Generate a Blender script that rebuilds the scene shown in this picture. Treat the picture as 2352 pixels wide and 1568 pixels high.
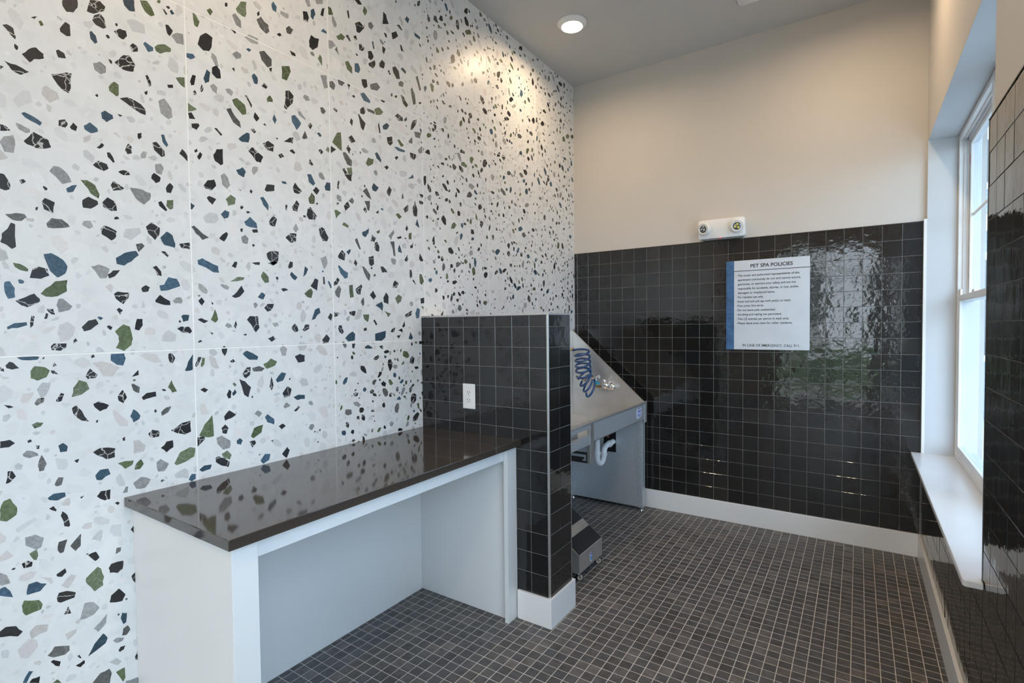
import bpy, bmesh, math, random
import numpy as np
from mathutils import Vector, Matrix

for _o in list(bpy.data.objects):
    bpy.data.objects.remove(_o)
SC = bpy.context.scene
COL = SC.collection
R = math.radians
rnd = random.Random(7)

# ------------------------------------------------------------------ camera
CX, CY, CZ = 2.01706, -3.99381, 1.43819
YAW, PITCH, ROLL, FPX = -0.587832, -0.029325, -0.010507, 1195.007
_fw = Vector((math.sin(YAW) * math.cos(PITCH), math.cos(YAW) * math.cos(PITCH), math.sin(PITCH)))
_rt = Vector((math.cos(YAW), -math.sin(YAW), 0))
_up = _rt.cross(_fw)
_r2 = _rt * math.cos(ROLL) + _up * math.sin(ROLL)
_u2 = -_rt * math.sin(ROLL) + _up * math.cos(ROLL)
cam_d = bpy.data.cameras.new('camera')
cam = bpy.data.objects.new('camera', cam_d)
COL.objects.link(cam)
cam.matrix_world = Matrix(((_r2.x, _u2.x, -_fw.x, CX), (_r2.y, _u2.y, -_fw.y, CY), (_r2.z, _u2.z, -_fw.z, CZ), (0, 0, 0, 1)))
cam_d.sensor_width = 36.0
cam_d.lens = FPX / 2352.0 * 36.0
cam_d.clip_start = 0.02
SC.camera = cam


def project(p):
    d = Vector(p) - Vector((CX, CY, CZ))
    w = d.dot(_fw)
    if w < 0.05:
        return None
    return 1176 + FPX * d.dot(_r2) / w, 784 - FPX * d.dot(_u2) / w


# ------------------------------------------------------------------ world, light, exposure
SKY_STRENGTH = 7.2
LAMP_W = 7.0
W = bpy.data.worlds.new('overcast_sky')
SC.world = W
W.use_nodes = True
_bg = W.node_tree.nodes['Background']
_bg.inputs[0].default_value = (0.79, 0.89, 1.0, 1)
_bg.inputs[1].default_value = SKY_STRENGTH
SC.view_settings.view_transform = 'Standard'
SC.view_settings.look = 'None'
SC.view_settings.gamma = 1.0
SC.view_settings.use_curve_mapping = False
SC.view_settings.exposure = 0.22
try:
    SC.cycles.use_denoising = True
    SC.cycles.max_bounces = 14
    SC.cycles.diffuse_bounces = 8
    SC.cycles.glossy_bounces = 6
    SC.cycles.transparent_max_bounces = 12
    SC.cycles.sample_clamp_indirect = 6.0
except Exception:
    pass


def portal(name, loc, rot, sx, sy):
    l = bpy.data.lights.new(name, 'AREA')
    l.shape = 'RECTANGLE'
    l.size, l.size_y = sx, sy
    l.cycles.is_portal = True
    o = bpy.data.objects.new(name, l)
    COL.objects.link(o)
    o.location = loc
    o.rotation_euler = rot
    return o


# daylight enters through the window in the right wall and the added openings beside and behind the camera
portal('window_daylight', (2.66, -0.945, 1.58), (0, R(90), 0), 1.92, 1.9)
portal('added_window_daylight', (2.66, -3.70, 1.58), (0, R(90), 0), 1.92, 1.9)
portal('entrance_daylight', (1.50, -6.38, 1.35), (R(90), 0, 0), 1.55, 2.7)

# ------------------------------------------------------------------ room dimensions (metres)
XT = 2.34      # face of the right wall's tiles
XR = 2.352     # painted face of the right wall
YB = -6.20      # painted face of the wall behind the camera
ZC = 3.444     # ceiling
P = 0.10037    # wall tile pitch
ZT = 2.0412    # top of the wall tiles
BB = 0.142     # baseboard height
WY0, WY1, WZ0, WZ1 = -1.872, -0.020, 0.643, 2.512   # window opening
HY0, HY1, HX, HZ = -1.872, -1.645, 0.806, 1.500     # half-height partition
FP = 0.0512    # floor tile pitch


# ------------------------------------------------------------------ materials
MATS = {}


def nt(name):
    m = bpy.data.materials.new(name)
    m.use_nodes = True
    n = m.node_tree
    return m, n, n.nodes['Principled BSDF']


def mat(name, col, rough=0.5, metal=0.0, spec=None, noise=None, bump=None, coat=None):
    """noise=(scale, amount): tint variation; bump=(scale, distance): fine relief"""
    if name in MATS:
        return MATS[name]
    m, n, b = nt(name)
    b.inputs['Base Color'].default_value = (*col, 1)
    b.inputs['Roughness'].default_value = rough
    b.inputs['Metallic'].default_value = metal
    if spec is not None:
        b.inputs['Specular IOR Level'].default_value = spec
    if coat:
        b.inputs['Coat Weight'].default_value = coat
        b.inputs['Coat Roughness'].default_value = 0.05
    L = n.links.new
    geo = n.nodes.new('ShaderNodeNewGeometry')
    if noise is None:
        noise = (6.0, 0.05)
    t = n.nodes.new('ShaderNodeTexNoise')
    t.inputs['Scale'].default_value = noise[0]
    t.inputs['Detail'].default_value = 5
    L(geo.outputs['Position'], t.inputs['Vector'])
    mr = n.nodes.new('ShaderNodeMapRange')
    mr.inputs['From Min'].default_value = 0.3
    mr.inputs['From Max'].default_value = 0.7
    mr.inputs['To Min'].default_value = 1 - noise[1]
    mr.inputs['To Max'].default_value = 1 + noise[1]
    L(t.outputs['Fac'], mr.inputs['Value'])
    vm = n.nodes.new('ShaderNodeVectorMath')
    vm.operation = 'SCALE'
    vm.inputs[0].default_value = col
    L(mr.outputs[0], vm.inputs['Scale'])
    L(vm.outputs[0], b.inputs['Base Color'])
    if bump:
        t2 = n.nodes.new('ShaderNodeTexNoise')
        t2.inputs['Scale'].default_value = bump[0]
        t2.inputs['Detail'].default_value = 4
        L(geo.outputs['Position'], t2.inputs['Vector'])
        bp = n.nodes.new('ShaderNodeBump')
        bp.inputs['Strength'].default_value = 1.0
        bp.inputs['Distance'].default_value = bump[1]
        L(t2.outputs['Fac'], bp.inputs['Height'])
        L(bp.outputs[0], b.inputs['Normal'])
    MATS[name] = m
    return m


def rand_value(n):
    """a random number per tile, for single tiles and for joined ones"""
    L = n.links.new
    oi = n.nodes.new('ShaderNodeObjectInfo')
    geo = n.nodes.new('ShaderNodeNewGeometry')
    a = n.nodes.new('ShaderNodeMath')
    a.operation = 'ADD'
    L(oi.outputs['Random'], a.inputs[0])
    L(geo.outputs['Random Per Island'], a.inputs[1])
    f = n.nodes.new('ShaderNodeMath')
    f.operation = 'FRACT'
    L(a.outputs[0], f.inputs[0])
    return f, geo


def tile_position(n):
    """world position shifted by a random amount per tile, so that no two tiles wear the same pattern"""
    L = n.links.new
    f, geo = rand_value(n)
    cm = n.nodes.new('ShaderNodeCombineXYZ')
    s = n.nodes.new('ShaderNodeMath')
    s.operation = 'MULTIPLY'
    s.inputs[1].default_value = 37.0
    L(f.outputs[0], s.inputs[0])
    for i in range(3):
        L(s.outputs[0], cm.inputs[i])
    ad = n.nodes.new('ShaderNodeVectorMath')
    ad.operation = 'ADD'
    L(geo.outputs['Position'], ad.inputs[0])
    L(cm.outputs[0], ad.inputs[1])
    return f, ad


def ramp(n, src, stops):
    r = n.nodes.new('ShaderNodeValToRGB')
    e = r.color_ramp.elements
    while len(e) < len(stops):
        e.new(0.5)
    for i, (p, c) in enumerate(stops):
        e[i].position = p
        e[i].color = (*c, 1)
    n.links.new(src, r.inputs['Fac'])
    return r


def mat_glazed_tile():
    """black hand-made glazed wall tile: wavy, glossy, slightly different tint from tile to tile"""
    m, n, b = nt('black_glazed_tile')
    L = n.links.new
    f, pos = tile_position(n)
    r = ramp(n, f.outputs[0], [(0, (0.010, 0.0095, 0.0095)), (0.45, (0.0165, 0.0150, 0.0140)), (0.8, (0.012, 0.0130, 0.0140)), (1, (0.024, 0.0215, 0.0195))])
    L(r.outputs[0], b.inputs['Base Color'])
    b.inputs['Roughness'].default_value = 0.07
    b.inputs['Specular IOR Level'].default_value = 0.62
    t1 = n.nodes.new('ShaderNodeTexNoise')
    t1.inputs['Scale'].default_value = 13
    t1.inputs['Detail'].default_value = 2
    t2 = n.nodes.new('ShaderNodeTexNoise')
    t2.inputs['Scale'].default_value = 55
    t2.inputs['Detail'].default_value = 3
    L(pos.outputs[0], t1.inputs['Vector'])
    L(pos.outputs[0], t2.inputs['Vector'])
    b1 = n.nodes.new('ShaderNodeBump')
    b1.inputs['Distance'].default_value = 0.0016
    b1.inputs['Strength'].default_value = 1
    b2 = n.nodes.new('ShaderNodeBump')
    b2.inputs['Distance'].default_value = 0.00032
    b2.inputs['Strength'].default_value = 1
    L(t1.outputs['Fac'], b1.inputs['Height'])
    L(t2.outputs['Fac'], b2.inputs['Height'])
    L(b1.outputs[0], b2.inputs['Normal'])
    L(b2.outputs[0], b.inputs['Normal'])
    return m


def mat_floor_tile():
    """matt charcoal mosaic with grey, brown and bluish pieces and faint smudges"""
    m, n, b = nt('charcoal_mosaic_tile')
    L = n.links.new
    f, pos = tile_position(n)
    r = ramp(n, f.outputs[0], [(0, (0.070, 0.066, 0.065)), (0.3, (0.094, 0.088, 0.086)), (0.55, (0.083, 0.083, 0.088)), (0.8, (0.110, 0.101, 0.096)), (1, (0.145, 0.133, 0.124))])
    t = n.nodes.new('ShaderNodeTexNoise')
    t.inputs['Scale'].default_value = 26
    t.inputs['Detail'].default_value = 5
    L(pos.outputs[0], t.inputs['Vector'])
    mr = n.nodes.new('ShaderNodeMapRange')
    mr.inputs['From Min'].default_value = 0.3
    mr.inputs['From Max'].default_value = 0.75
    mr.inputs['To Min'].default_value = 0.72
    mr.inputs['To Max'].default_value = 1.35
    L(t.outputs['Fac'], mr.inputs['Value'])
    vm = n.nodes.new('ShaderNodeVectorMath')
    vm.operation = 'SCALE'
    L(r.outputs[0], vm.inputs[0])
    L(mr.outputs[0], vm.inputs['Scale'])
    L(vm.outputs[0], b.inputs['Base Color'])
    b.inputs['Roughness'].default_value = 0.48
    bp = n.nodes.new('ShaderNodeBump')
    bp.inputs['Distance'].default_value = 0.0004
    L(t.outputs['Fac'], bp.inputs['Height'])
    L(bp.outputs[0], b.inputs['Normal'])
    return m


def mat_terrazzo():
    """off-white matrix of the terrazzo panels with faint grey fragments"""
    m, n, b = nt('white_terrazzo_matrix')
    L = n.links.new
    geo = n.nodes.new('ShaderNodeNewGeometry')
    v = n.nodes.new('ShaderNodeTexVoronoi')
    v.inputs['Scale'].default_value = 42
    v.inputs['Randomness'].default_value = 1.0
    t = n.nodes.new('ShaderNodeTexNoise')
    t.inputs['Scale'].default_value = 9
    t.inputs['Detail'].default_value = 8
    L(geo.outputs['Position'], v.inputs['Vector'])
    L(geo.outputs['Position'], t.inputs['Vector'])
    sp = n.nodes.new('ShaderNodeSeparateColor')
    L(v.outputs['Color'], sp.inputs[0])
    r = ramp(n, sp.outputs[0], [(0, (0.745, 0.745, 0.735)), (0.55, (0.745, 0.745, 0.735)), (0.8, (0.71, 0.71, 0.70)), (1, (0.775, 0.77, 0.755))])
    r2 = ramp(n, t.outputs['Fac'], [(0.3, (0.95, 0.95, 0.95)), (0.7, (1.03, 1.03, 1.03))])
    mx = n.nodes.new('ShaderNodeVectorMath')
    mx.operation = 'MULTIPLY'
    L(r.outputs[0], mx.inputs[0])
    L(r2.outputs[0], mx.inputs[1])
    L(mx.outputs[0], b.inputs['Base Color'])
    b.inputs['Roughness'].default_value = 0.38
    b.inputs['Specular IOR Level'].default_value = 0.4
    return m


def mat_chip():
    """stone fragments of the terrazzo: own colour each, pale veins in the dark ones, mottling"""
    m, n, b = nt('terrazzo_stone_fragment')
    L = n.links.new
    at = n.nodes.new('ShaderNodeAttribute')
    at.attribute_name = 'stone'
    geo = n.nodes.new('ShaderNodeNewGeometry')
    off = n.nodes.new('ShaderNodeVectorMath')
    off.operation = 'ADD'
    cm = n.nodes.new('ShaderNodeCombineXYZ')
    s = n.nodes.new('ShaderNodeMath')
    s.operation = 'MULTIPLY'
    s.inputs[1].default_value = 19
    L(geo.outputs['Random Per Island'], s.inputs[0])
    for i in range(3):
        L(s.outputs[0], cm.inputs[i])
    L(geo.outputs['Position'], off.inputs[0])
    L(cm.outputs[0], off.inputs[1])
    t = n.nodes.new('ShaderNodeTexNoise')
    t.inputs['Scale'].default_value = 110
    t.inputs['Detail'].default_value = 4
    L(off.outputs[0], t.inputs['Vector'])
    mr = n.nodes.new('ShaderNodeMapRange')
    mr.inputs['From Min'].default_value = 0.3
    mr.inputs['From Max'].default_value = 0.72
    mr.inputs['To Min'].default_value = 0.72
    mr.inputs['To Max'].default_value = 1.35
    L(t.outputs['Fac'], mr.inputs['Value'])
    sc = n.nodes.new('ShaderNodeVectorMath')
    sc.operation = 'SCALE'
    L(at.outputs['Color'], sc.inputs[0])
    # pale fragments are mottled less than dark ones
    sp = n.nodes.new('ShaderNodeMapRange')
    sp.inputs['From Min'].default_value = 0.12
    sp.inputs['From Max'].default_value = 0.62
    sp.inputs['To Min'].default_value = 1.0
    sp.inputs['To Max'].default_value = 0.10
    L(at.outputs['Fac'], sp.inputs['Value'])
    mm = n.nodes.new('ShaderNodeMix')
    mm.data_type = 'FLOAT'
    L(sp.outputs[0], mm.inputs[0])
    mm.inputs[2].default_value = 1.0
    L(mr.outputs[0], mm.inputs[3])
    L(mm.outputs[0], sc.inputs['Scale'])
    # veins: thin contour lines of a soft noise
    v = n.nodes.new('ShaderNodeTexVoronoi')
    v.feature = 'DISTANCE_TO_EDGE'
    v.inputs['Scale'].default_value = 23
    dn = n.nodes.new('ShaderNodeTexNoise')
    dn.inputs['Scale'].default_value = 60
    L(off.outputs[0], dn.inputs['Vector'])
    ds = n.nodes.new('ShaderNodeVectorMath')
    ds.operation = 'MULTIPLY_ADD'
    ds.inputs[1].default_value = (0.014, 0.014, 0.014)
    L(dn.outputs['Color'], ds.inputs[0])
    L(off.outputs[0], ds.inputs[2])
    L(ds.outputs[0], v.inputs['Vector'])
    vr = n.nodes.new('ShaderNodeMapRange')
    vr.inputs['From Min'].default_value = 0.010
    vr.inputs['From Max'].default_value = 0.028
    vr.inputs['To Min'].default_value = 1
    vr.inputs['To Max'].default_value = 0
    L(v.outputs['Distance'], vr.inputs['Value'])
    vm = n.nodes.new('ShaderNodeMath')
    vm.operation = 'MULTIPLY'
    L(vr.outputs[0], vm.inputs[0])
    L(at.outputs['Alpha'], vm.inputs[1])
    mix = n.nodes.new('ShaderNodeMix')
    mix.data_type = 'RGBA'
    L(vm.outputs[0], mix.inputs[0])
    L(sc.outputs[0], mix.inputs[6])
    mix.inputs[7].default_value = (0.55, 0.54, 0.51, 1)
    L(mix.outputs[2], b.inputs['Base Color'])
    b.inputs['Roughness'].default_value = 0.38
    b.inputs['Specular IOR Level'].default_value = 0.4
    return m


def mat_glass(name, tint):
    m = bpy.data.materials.new(name)
    m.use_nodes = True
    n = m.node_tree
    n.nodes.clear()
    out = n.nodes.new('ShaderNodeOutputMaterial')
    tr = n.nodes.new('ShaderNodeBsdfTransparent')
    tr.inputs[0].default_value = (*tint, 1)
    gl = n.nodes.new('ShaderNodeBsdfGlossy')
    gl.inputs['Roughness'].default_value = 0.01
    lw = n.nodes.new('ShaderNodeLayerWeight')
    lw.inputs[0].default_value = 0.5
    pw_ = n.nodes.new('ShaderNodeMath')
    pw_.operation = 'POWER'
    pw_.inputs[1].default_value = 5.0
    n.links.new(lw.outputs['Facing'], pw_.inputs[0])
    fr = n.nodes.new('ShaderNodeMath')
    fr.operation = 'MULTIPLY_ADD'
    fr.inputs[1].default_value = 0.45
    fr.inputs[2].default_value = 0.02
    n.links.new(pw_.outputs[0], fr.inputs[0])
    mx = n.nodes.new('ShaderNodeMixShader')
    n.links.new(fr.outputs[0], mx.inputs[0])
    n.links.new(tr.outputs[0], mx.inputs[1])
    n.links.new(gl.outputs[0], mx.inputs[2])
    n.links.new(mx.outputs[0], out.inputs[0])
    return m


def mat_emit(name, col, strength):
    m, n, b = nt(name)
    b.inputs['Base Color'].default_value = (*col, 1)
    b.inputs['Emission Color'].default_value = (*col, 1)
    b.inputs['Emission Strength'].default_value = strength
    return m


M_TILE = mat_glazed_tile()
M_FLOOR = mat_floor_tile()
M_TERR = mat_terrazzo()
M_CHIP = mat_chip()
M_GLASS = mat_glass('blue_tinted_window_glass', (0.84, 0.915, 0.965))  # blue tint added to the panes to cool the daylight passing through
M_GLASSD = mat_glass('clear_door_glass', (0.95, 0.96, 0.95))
M_GROUT = mat('pale_grey_grout', (0.23, 0.227, 0.22), 0.85, noise=(60, 0.12))
M_GROUTF = mat('beige_floor_grout', (0.54, 0.50, 0.455), 0.9, noise=(30, 0.15))
M_GROUTP = mat('white_panel_grout', (0.92, 0.90, 0.86), 0.8)
M_PAINT = mat('greige_wall_paint', (0.60, 0.565, 0.525), 0.62, noise=(3, 0.015), bump=(160, 0.00025))
M_CEIL = mat('dimmed_ceiling_paint', (0.50, 0.495, 0.485), 0.75, noise=(3, 0.015), bump=(160, 0.00025))  # presumed white paint, greyed for the weak light on it
M_WHITE = mat('white_trim_paint', (0.80, 0.795, 0.785), 0.28, noise=(5, 0.02))
M_SILL = mat('blue_lit_sill_paint', (0.70, 0.72, 0.75), 0.26, noise=(5, 0.02))  # white trim with the window's blue daylight put into its colour
M_RET = mat('blue_lit_return_paint', (0.56, 0.585, 0.615), 0.5, noise=(4, 0.015))  # white reveal, greyed and blued to carry the window's daylight
M_LAM = mat('white_cabinet_laminate', (0.76, 0.755, 0.745), 0.36, noise=(4, 0.012))
M_QUARTZ = mat('dark_brown_quartz', (0.052, 0.041, 0.033), 0.07, spec=0.85, noise=(200, 0.10))
M_ALU = mat('satin_metal_edge_trim', (0.66, 0.64, 0.61), 0.32, 0.9, noise=(30, 0.05))
M_STEEL = mat('brushed_stainless_steel', (0.70, 0.68, 0.655), 0.36, 0.82, noise=(9, 0.08))
M_GALV = mat('dull_sheet_steel', (0.62, 0.645, 0.67), 0.42, 0.6, noise=(90, 0.10))
M_CHROME = mat('polished_chrome', (0.82, 0.82, 0.83), 0.06, 1.0)
M_BRASS = mat('brass_fitting', (0.55, 0.40, 0.20), 0.25, 1.0)
M_PVC = mat('white_pvc_pipe', (0.78, 0.79, 0.79), 0.30)
M_HOSE = mat('blue_polyurethane_hose', (0.004, 0.055, 0.19), 0.18, coat=0.5)
M_TEAL = mat('teal_plastic', (0.01, 0.22, 0.36), 0.3)
M_BLACK = mat('black_rubber', (0.012, 0.012, 0.013), 0.6)
M_GRIP = mat('black_grip_tape', (0.016, 0.017, 0.019), 0.9, noise=(320, 0.6), bump=(420, 0.0012))
M_WHEEL = mat('cream_caster_wheel', (0.46, 0.42, 0.34), 0.5)
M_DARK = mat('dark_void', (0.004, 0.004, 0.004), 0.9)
M_WPLAS = mat('white_plastic', (0.80, 0.79, 0.78), 0.35)
M_GPLAS = mat('grey_plastic', (0.20, 0.20, 0.20), 0.5)
M_VINYL = mat('white_vinyl_frame', (0.78, 0.79, 0.80), 0.30)
M_SIGN = mat('pale_sign_face', (0.62, 0.66, 0.72), 0.32)
M_INK = mat('black_sign_print', (0.010, 0.010, 0.012), 0.45)
M_SBLUE = mat('blue_sign_strip', (0.045, 0.135, 0.30), 0.35, noise=(24, 0.30))
M_SBLUE2 = mat('dark_blue_sign_line', (0.02, 0.06, 0.15), 0.35)
M_SBLUE3 = mat('light_blue_sign_line', (0.16, 0.28, 0.44), 0.35)
M_LAV = mat('lavender_sticker', (0.55, 0.56, 0.78), 0.4)
M_STWH = mat('white_sticker_edge', (0.80, 0.80, 0.84), 0.4)
M_STBL = mat('blue_sticker_print', (0.10, 0.17, 0.55), 0.4)
M_LED = mat_emit('red_indicator_light', (1.0, 0.05, 0.08), 2.5)
M_LENS = mat_emit("warm_lamp_lens", (1.0, 0.80, 0.56), 12.0)
M_REFL = mat('lamp_reflector', (0.35, 0.36, 0.37), 0.12, 1.0)
M_YLED = mat('yellow_led_chip', (0.62, 0.60, 0.10), 0.4)
M_SIDING = mat('dimmed_blue_siding', (0.24, 0.33, 0.43), 0.6)  # darkened and blued to dim and tint the daylight it bounces
M_BTRIM = mat('white_building_trim', (0.80, 0.82, 0.84), 0.5)
M_BGLASS = mat('far_window_glass', (0.05, 0.07, 0.09), 0.08)
M_CONC = mat('concrete_paving', (0.46, 0.44, 0.41), 0.85, noise=(3, 0.12))
M_LAWN = mat('lawn_green', (0.06, 0.11, 0.03), 0.9, noise=(8, 0.4))
M_LEAF = mat('leaf_green', (0.07, 0.12, 0.03), 0.7, noise=(5, 0.5))
M_BARK = mat('tree_bark', (0.08, 0.06, 0.045), 0.9, noise=(20, 0.3))


# ------------------------------------------------------------------ object helpers
def tag(o, label=None, cat=None, group=None, kind=None):
    if label:
        o['label'] = label
    if cat:
        o['category'] = cat
    if group:
        o['group'] = group
    if kind:
        o['kind'] = kind
    return o


def empty(name, loc=(0, 0, 0)):
    o = bpy.data.objects.new(name, None)
    o.empty_display_size = 0.05
    COL.objects.link(o)
    o.location = loc
    return o


def root_loc(o):
    v = Vector((0, 0, 0))
    while o is not None:
        v += o.location
        o = o.parent
    return v


class MB:
    """collects shapes in world coordinates, then links them as one mesh object"""

    def __init__(s):
        s.bm = bmesh.new()

    def face(s, pts):
        vs = [s.bm.verts.new(p) for p in pts]
        try:
            return s.bm.faces.new(vs)
        except ValueError:
            return None

    def box(s, x0, x1, y0, y1, z0, z1, bev=0.0, seg=2):
        n0 = len(s.bm.verts)
        v = [s.bm.verts.new((x, y, z)) for z in (z0, z1) for y in (y0, y1) for x in (x0, x1)]
        fs = [s.bm.faces.new([v[i] for i in q]) for q in ((0, 2, 3, 1), (4, 5, 7, 6), (0, 1, 5, 4), (2, 6, 7, 3), (0, 4, 6, 2), (1, 3, 7, 5))]
        if bev > 0:
            es = list({e for f in fs for e in f.edges})
            bmesh.ops.bevel(s.bm, geom=es, offset=bev, segments=seg, profile=0.5, affect='EDGES')
        return s

    def prism(s, poly, axis, a, b, bev=0.0):
        """poly: 2D outline, extruded along axis ('x','y','z') from a to b"""
        def P3(u, v, w):
            return {'x': (w, u, v), 'y': (u, w, v), 'z': (u, v, w)}[axis]
        lo = [s.bm.verts.new(P3(u, v, a)) for u, v in poly]
        hi = [s.bm.verts.new(P3(u, v, b)) for u, v in poly]
        n = len(poly)
        fs = [s.bm.faces.new(lo[::-1]), s.bm.faces.new(hi)]
        for i in range(n):
            fs.append(s.bm.faces.new((lo[i], lo[(i + 1) % n], hi[(i + 1) % n], hi[i])))
        bmesh.ops.recalc_face_normals(s.bm, faces=fs)
        if bev > 0:
            es = list({e for f in fs for e in f.edges})
            bmesh.ops.bevel(s.bm, geom=es, offset=bev, segments=2, profile=0.5, affect='EDGES')
        return s

    def tube(s, pts, r, seg=12, closed=False, caps=True):
        pts = [Vector(p) for p in pts]
        n = len(pts)
        rs = r if isinstance(r, (list, tuple)) else [r] * n
        rings = []
        t0 = (pts[1] - pts[0]).normalized()
        nrm = t0.orthogonal().normalized()
        for i in range(n):
            if i == 0:
                t = (pts[1] - pts[0])
            elif i == n - 1:
                t = (pts[-1] - pts[-2])
            else:
                t = (pts[i + 1] - pts[i - 1])
            t.normalize()
            nrm = (nrm - t * nrm.dot(t)).normalized()
            bn = t.cross(nrm)
            rings.append([s.bm.verts.new(pts[i] + (nrm * math.cos(k * 2 * math.pi / seg) + bn * math.sin(k * 2 * math.pi / seg)) * rs[i]) for k in range(seg)])
        for i in range(n - 1):
            for k in range(seg):
                s.bm.faces.new((rings[i][k], rings[i][(k + 1) % seg], rings[i + 1][(k + 1) % seg], rings[i + 1][k]))
        if caps:
            s.bm.faces.new(rings[0][::-1])
            s.bm.faces.new(rings[-1])
        return s

    def lathe(s, o, axis, prof, seg=24):
        """prof: (distance along axis, radius) pairs"""
        o, ax = Vector(o), Vector(axis).normalized()
        u = ax.orthogonal().normalized()
        w = ax.cross(u)
        rings = []
        for h, r in prof:
            if r < 1e-6:
                rings.append([s.bm.verts.new(o + ax * h)])
            else:
                rings.append([s.bm.verts.new(o + ax * h + (u * math.cos(k * 2 * math.pi / seg) + w * math.sin(k * 2 * math.pi / seg)) * r) for k in range(seg)])
        for A, B in zip(rings, rings[1:]):
            for k in range(seg):
                k2 = (k + 1) % seg
                if len(A) == 1 and len(B) == 1:
                    break
                if len(A) == 1:
                    s.bm.faces.new((A[0], B[k], B[k2]))
                elif len(B) == 1:
                    s.bm.faces.new((A[k], B[0], A[k2]))
                else:
                    s.bm.faces.new((A[k], B[k], B[k2], A[k2]))
        if len(rings[0]) > 1:
            s.bm.faces.new(rings[0])
        if len(rings[-1]) > 1:
            s.bm.faces.new(rings[-1][::-1])
        return s

    def build(s, name, m, parent=None, smooth=None):
        bmesh.ops.recalc_face_normals(s.bm, faces=s.bm.faces)
        base = root_loc(parent) if parent is not None else Vector((0, 0, 0))
        if base.length > 0:
            bmesh.ops.translate(s.bm, verts=s.bm.verts, vec=-base)
        me = bpy.data.meshes.new(name)
        s.bm.to_mesh(me)
        s.bm.free()
        me.materials.append(m)
        if smooth:
            for p in me.polygons:
                p.use_smooth = True
            me.set_sharp_from_angle(angle=R(smooth))
        o = bpy.data.objects.new(name, me)
        COL.objects.link(o)
        if parent is not None:
            o.parent = parent
        return o


def mesh_obj(name, verts, faces, m, parent=None):
    me = bpy.data.meshes.new(name)
    me.from_pydata(verts, [], faces)
    me.update()
    me.materials.append(m)
    o = bpy.data.objects.new(name, me)
    COL.objects.link(o)
    if parent is not None:
        o.parent = parent
    return o


# ------------------------------------------------------------------ tiles
_tm = {}


def tile_geo(w, h, t, c):
    V = []
    for z, i in ((0, 0), (t - c, 0), (t, c)):
        V += [(-w / 2 + i, -h / 2 + i, z), (w / 2 - i, -h / 2 + i, z), (w / 2 - i, h / 2 - i, z), (-w / 2 + i, h / 2 - i, z)]
    F = [(8, 9, 10, 11)]
    for b in (0, 4):
        for k in range(4):
            F.append((b + k, b + (k + 1) % 4, b + 4 + (k + 1) % 4, b + 4 + k))
    return V, F


def tile_mesh(name, w, h, t, c, m):
    key = (name, round(w, 4), round(h, 4), t)
    if key not in _tm:
        V, F = tile_geo(w, h, t, c)
        me = bpy.data.meshes.new(name)
        me.from_pydata(V, [], F)
        me.update()
        me.materials.append(m)
        _tm[key] = me
    return _tm[key]


def lay_tiles(tiles, basis, t, c, m, name, parent, rest_name, limit=300, jitter=0.0, depth_jit=0.0):
    """tiles: (centre, w, h, rank); basis: (u, v, n) vectors. The first `limit` by rank are single pieces, the rest one joined part"""
    U, Vv, N = (Vector(b) for b in basis)
    base = root_loc(parent)
    B3 = Matrix((U, Vv, N)).transposed()
    tiles = sorted(tiles, key=lambda q: -q[3])
    rv, rf = [], []
    for i, (ctr, w, h, rank) in enumerate(tiles):
        rot = Matrix.Rotation(rnd.gauss(0, jitter), 3, 'X') @ Matrix.Rotation(rnd.gauss(0, jitter), 3, 'Y')
        M3 = B3 @ rot
        ctr = Vector(ctr) + N * rnd.uniform(-depth_jit, depth_jit)
        if i < limit:
            o = bpy.data.objects.new(name, tile_mesh(name, w, h, t, c, m))
            COL.objects.link(o)
            o.parent = parent
            o.matrix_local = Matrix.Translation(ctr - base) @ M3.to_4x4()
        else:
            V, F = tile_geo(w, h, t, c)
            k = len(rv)
            rv += [tuple(M3 @ Vector(p) + ctr - base) for p in V]
            rf += [tuple(a + k for a in f) for f in F]
    if rv:
        o = mesh_obj(rest_name, rv, rf, m, parent)
        o['kind'] = 'stuff'


# ================================================================== SETTING
# floor: grout bed with mosaic tiles
floor = MB().box(-0.1, 2.62, YB - 0.15, 0.12, -0.10, -0.0001).build('floor', M_GROUTF)
tag(floor, 'floor of small square charcoal mosaic tiles with beige grout', 'floor', kind='structure')
ft = []
g = 0.0028
x = 2.0 - 39 * FP
while x < XT - 0.012:
    x1 = min(x + FP, XT - 0.012)
    y = -0.066 + FP
    while y > YB:
        y1, y0 = min(y, -0.012), y - FP
        if y1 - y0 > 0.012 and x1 - x > 0.012 and x1 > 0.03:
            cx, cy = (max(x, 0.024) + x1) / 2, (y0 + y1) / 2
            pr = project((cx, cy, 0))
            vis = pr is not None and -20 < pr[0] < 2372 and pr[1] < 1590
            if vis and cx < 0.62 and cy > -1.93 and cy < -1.62:
                vis = False
            d = (Vector((cx, cy, 0)) - Vector((CX, CY, CZ))).length
            ft.append(((cx, cy, -0.006), x1 - max(x, 0.024) - g, y1 - y0 - g, (100 - d) if vis else -d))
        y -= FP
    x += FP
lay_tiles(ft, ((1, 0, 0), (0, 1, 0), (0, 0, 1)), 0.0065, 0.0008, M_FLOOR, 'floor_tile', floor, 'floor_tile_field', 300, 0.0025, 0.0002)

# ceiling
ceiling = MB().box(-0.1, 2.62, YB - 0.15, 0.12, ZC, ZC + 0.12).build('ceiling', M_CEIL)
tag(ceiling, 'plain ceiling over the whole room, its weak light put into the grey', 'ceiling', kind='structure')

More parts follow.
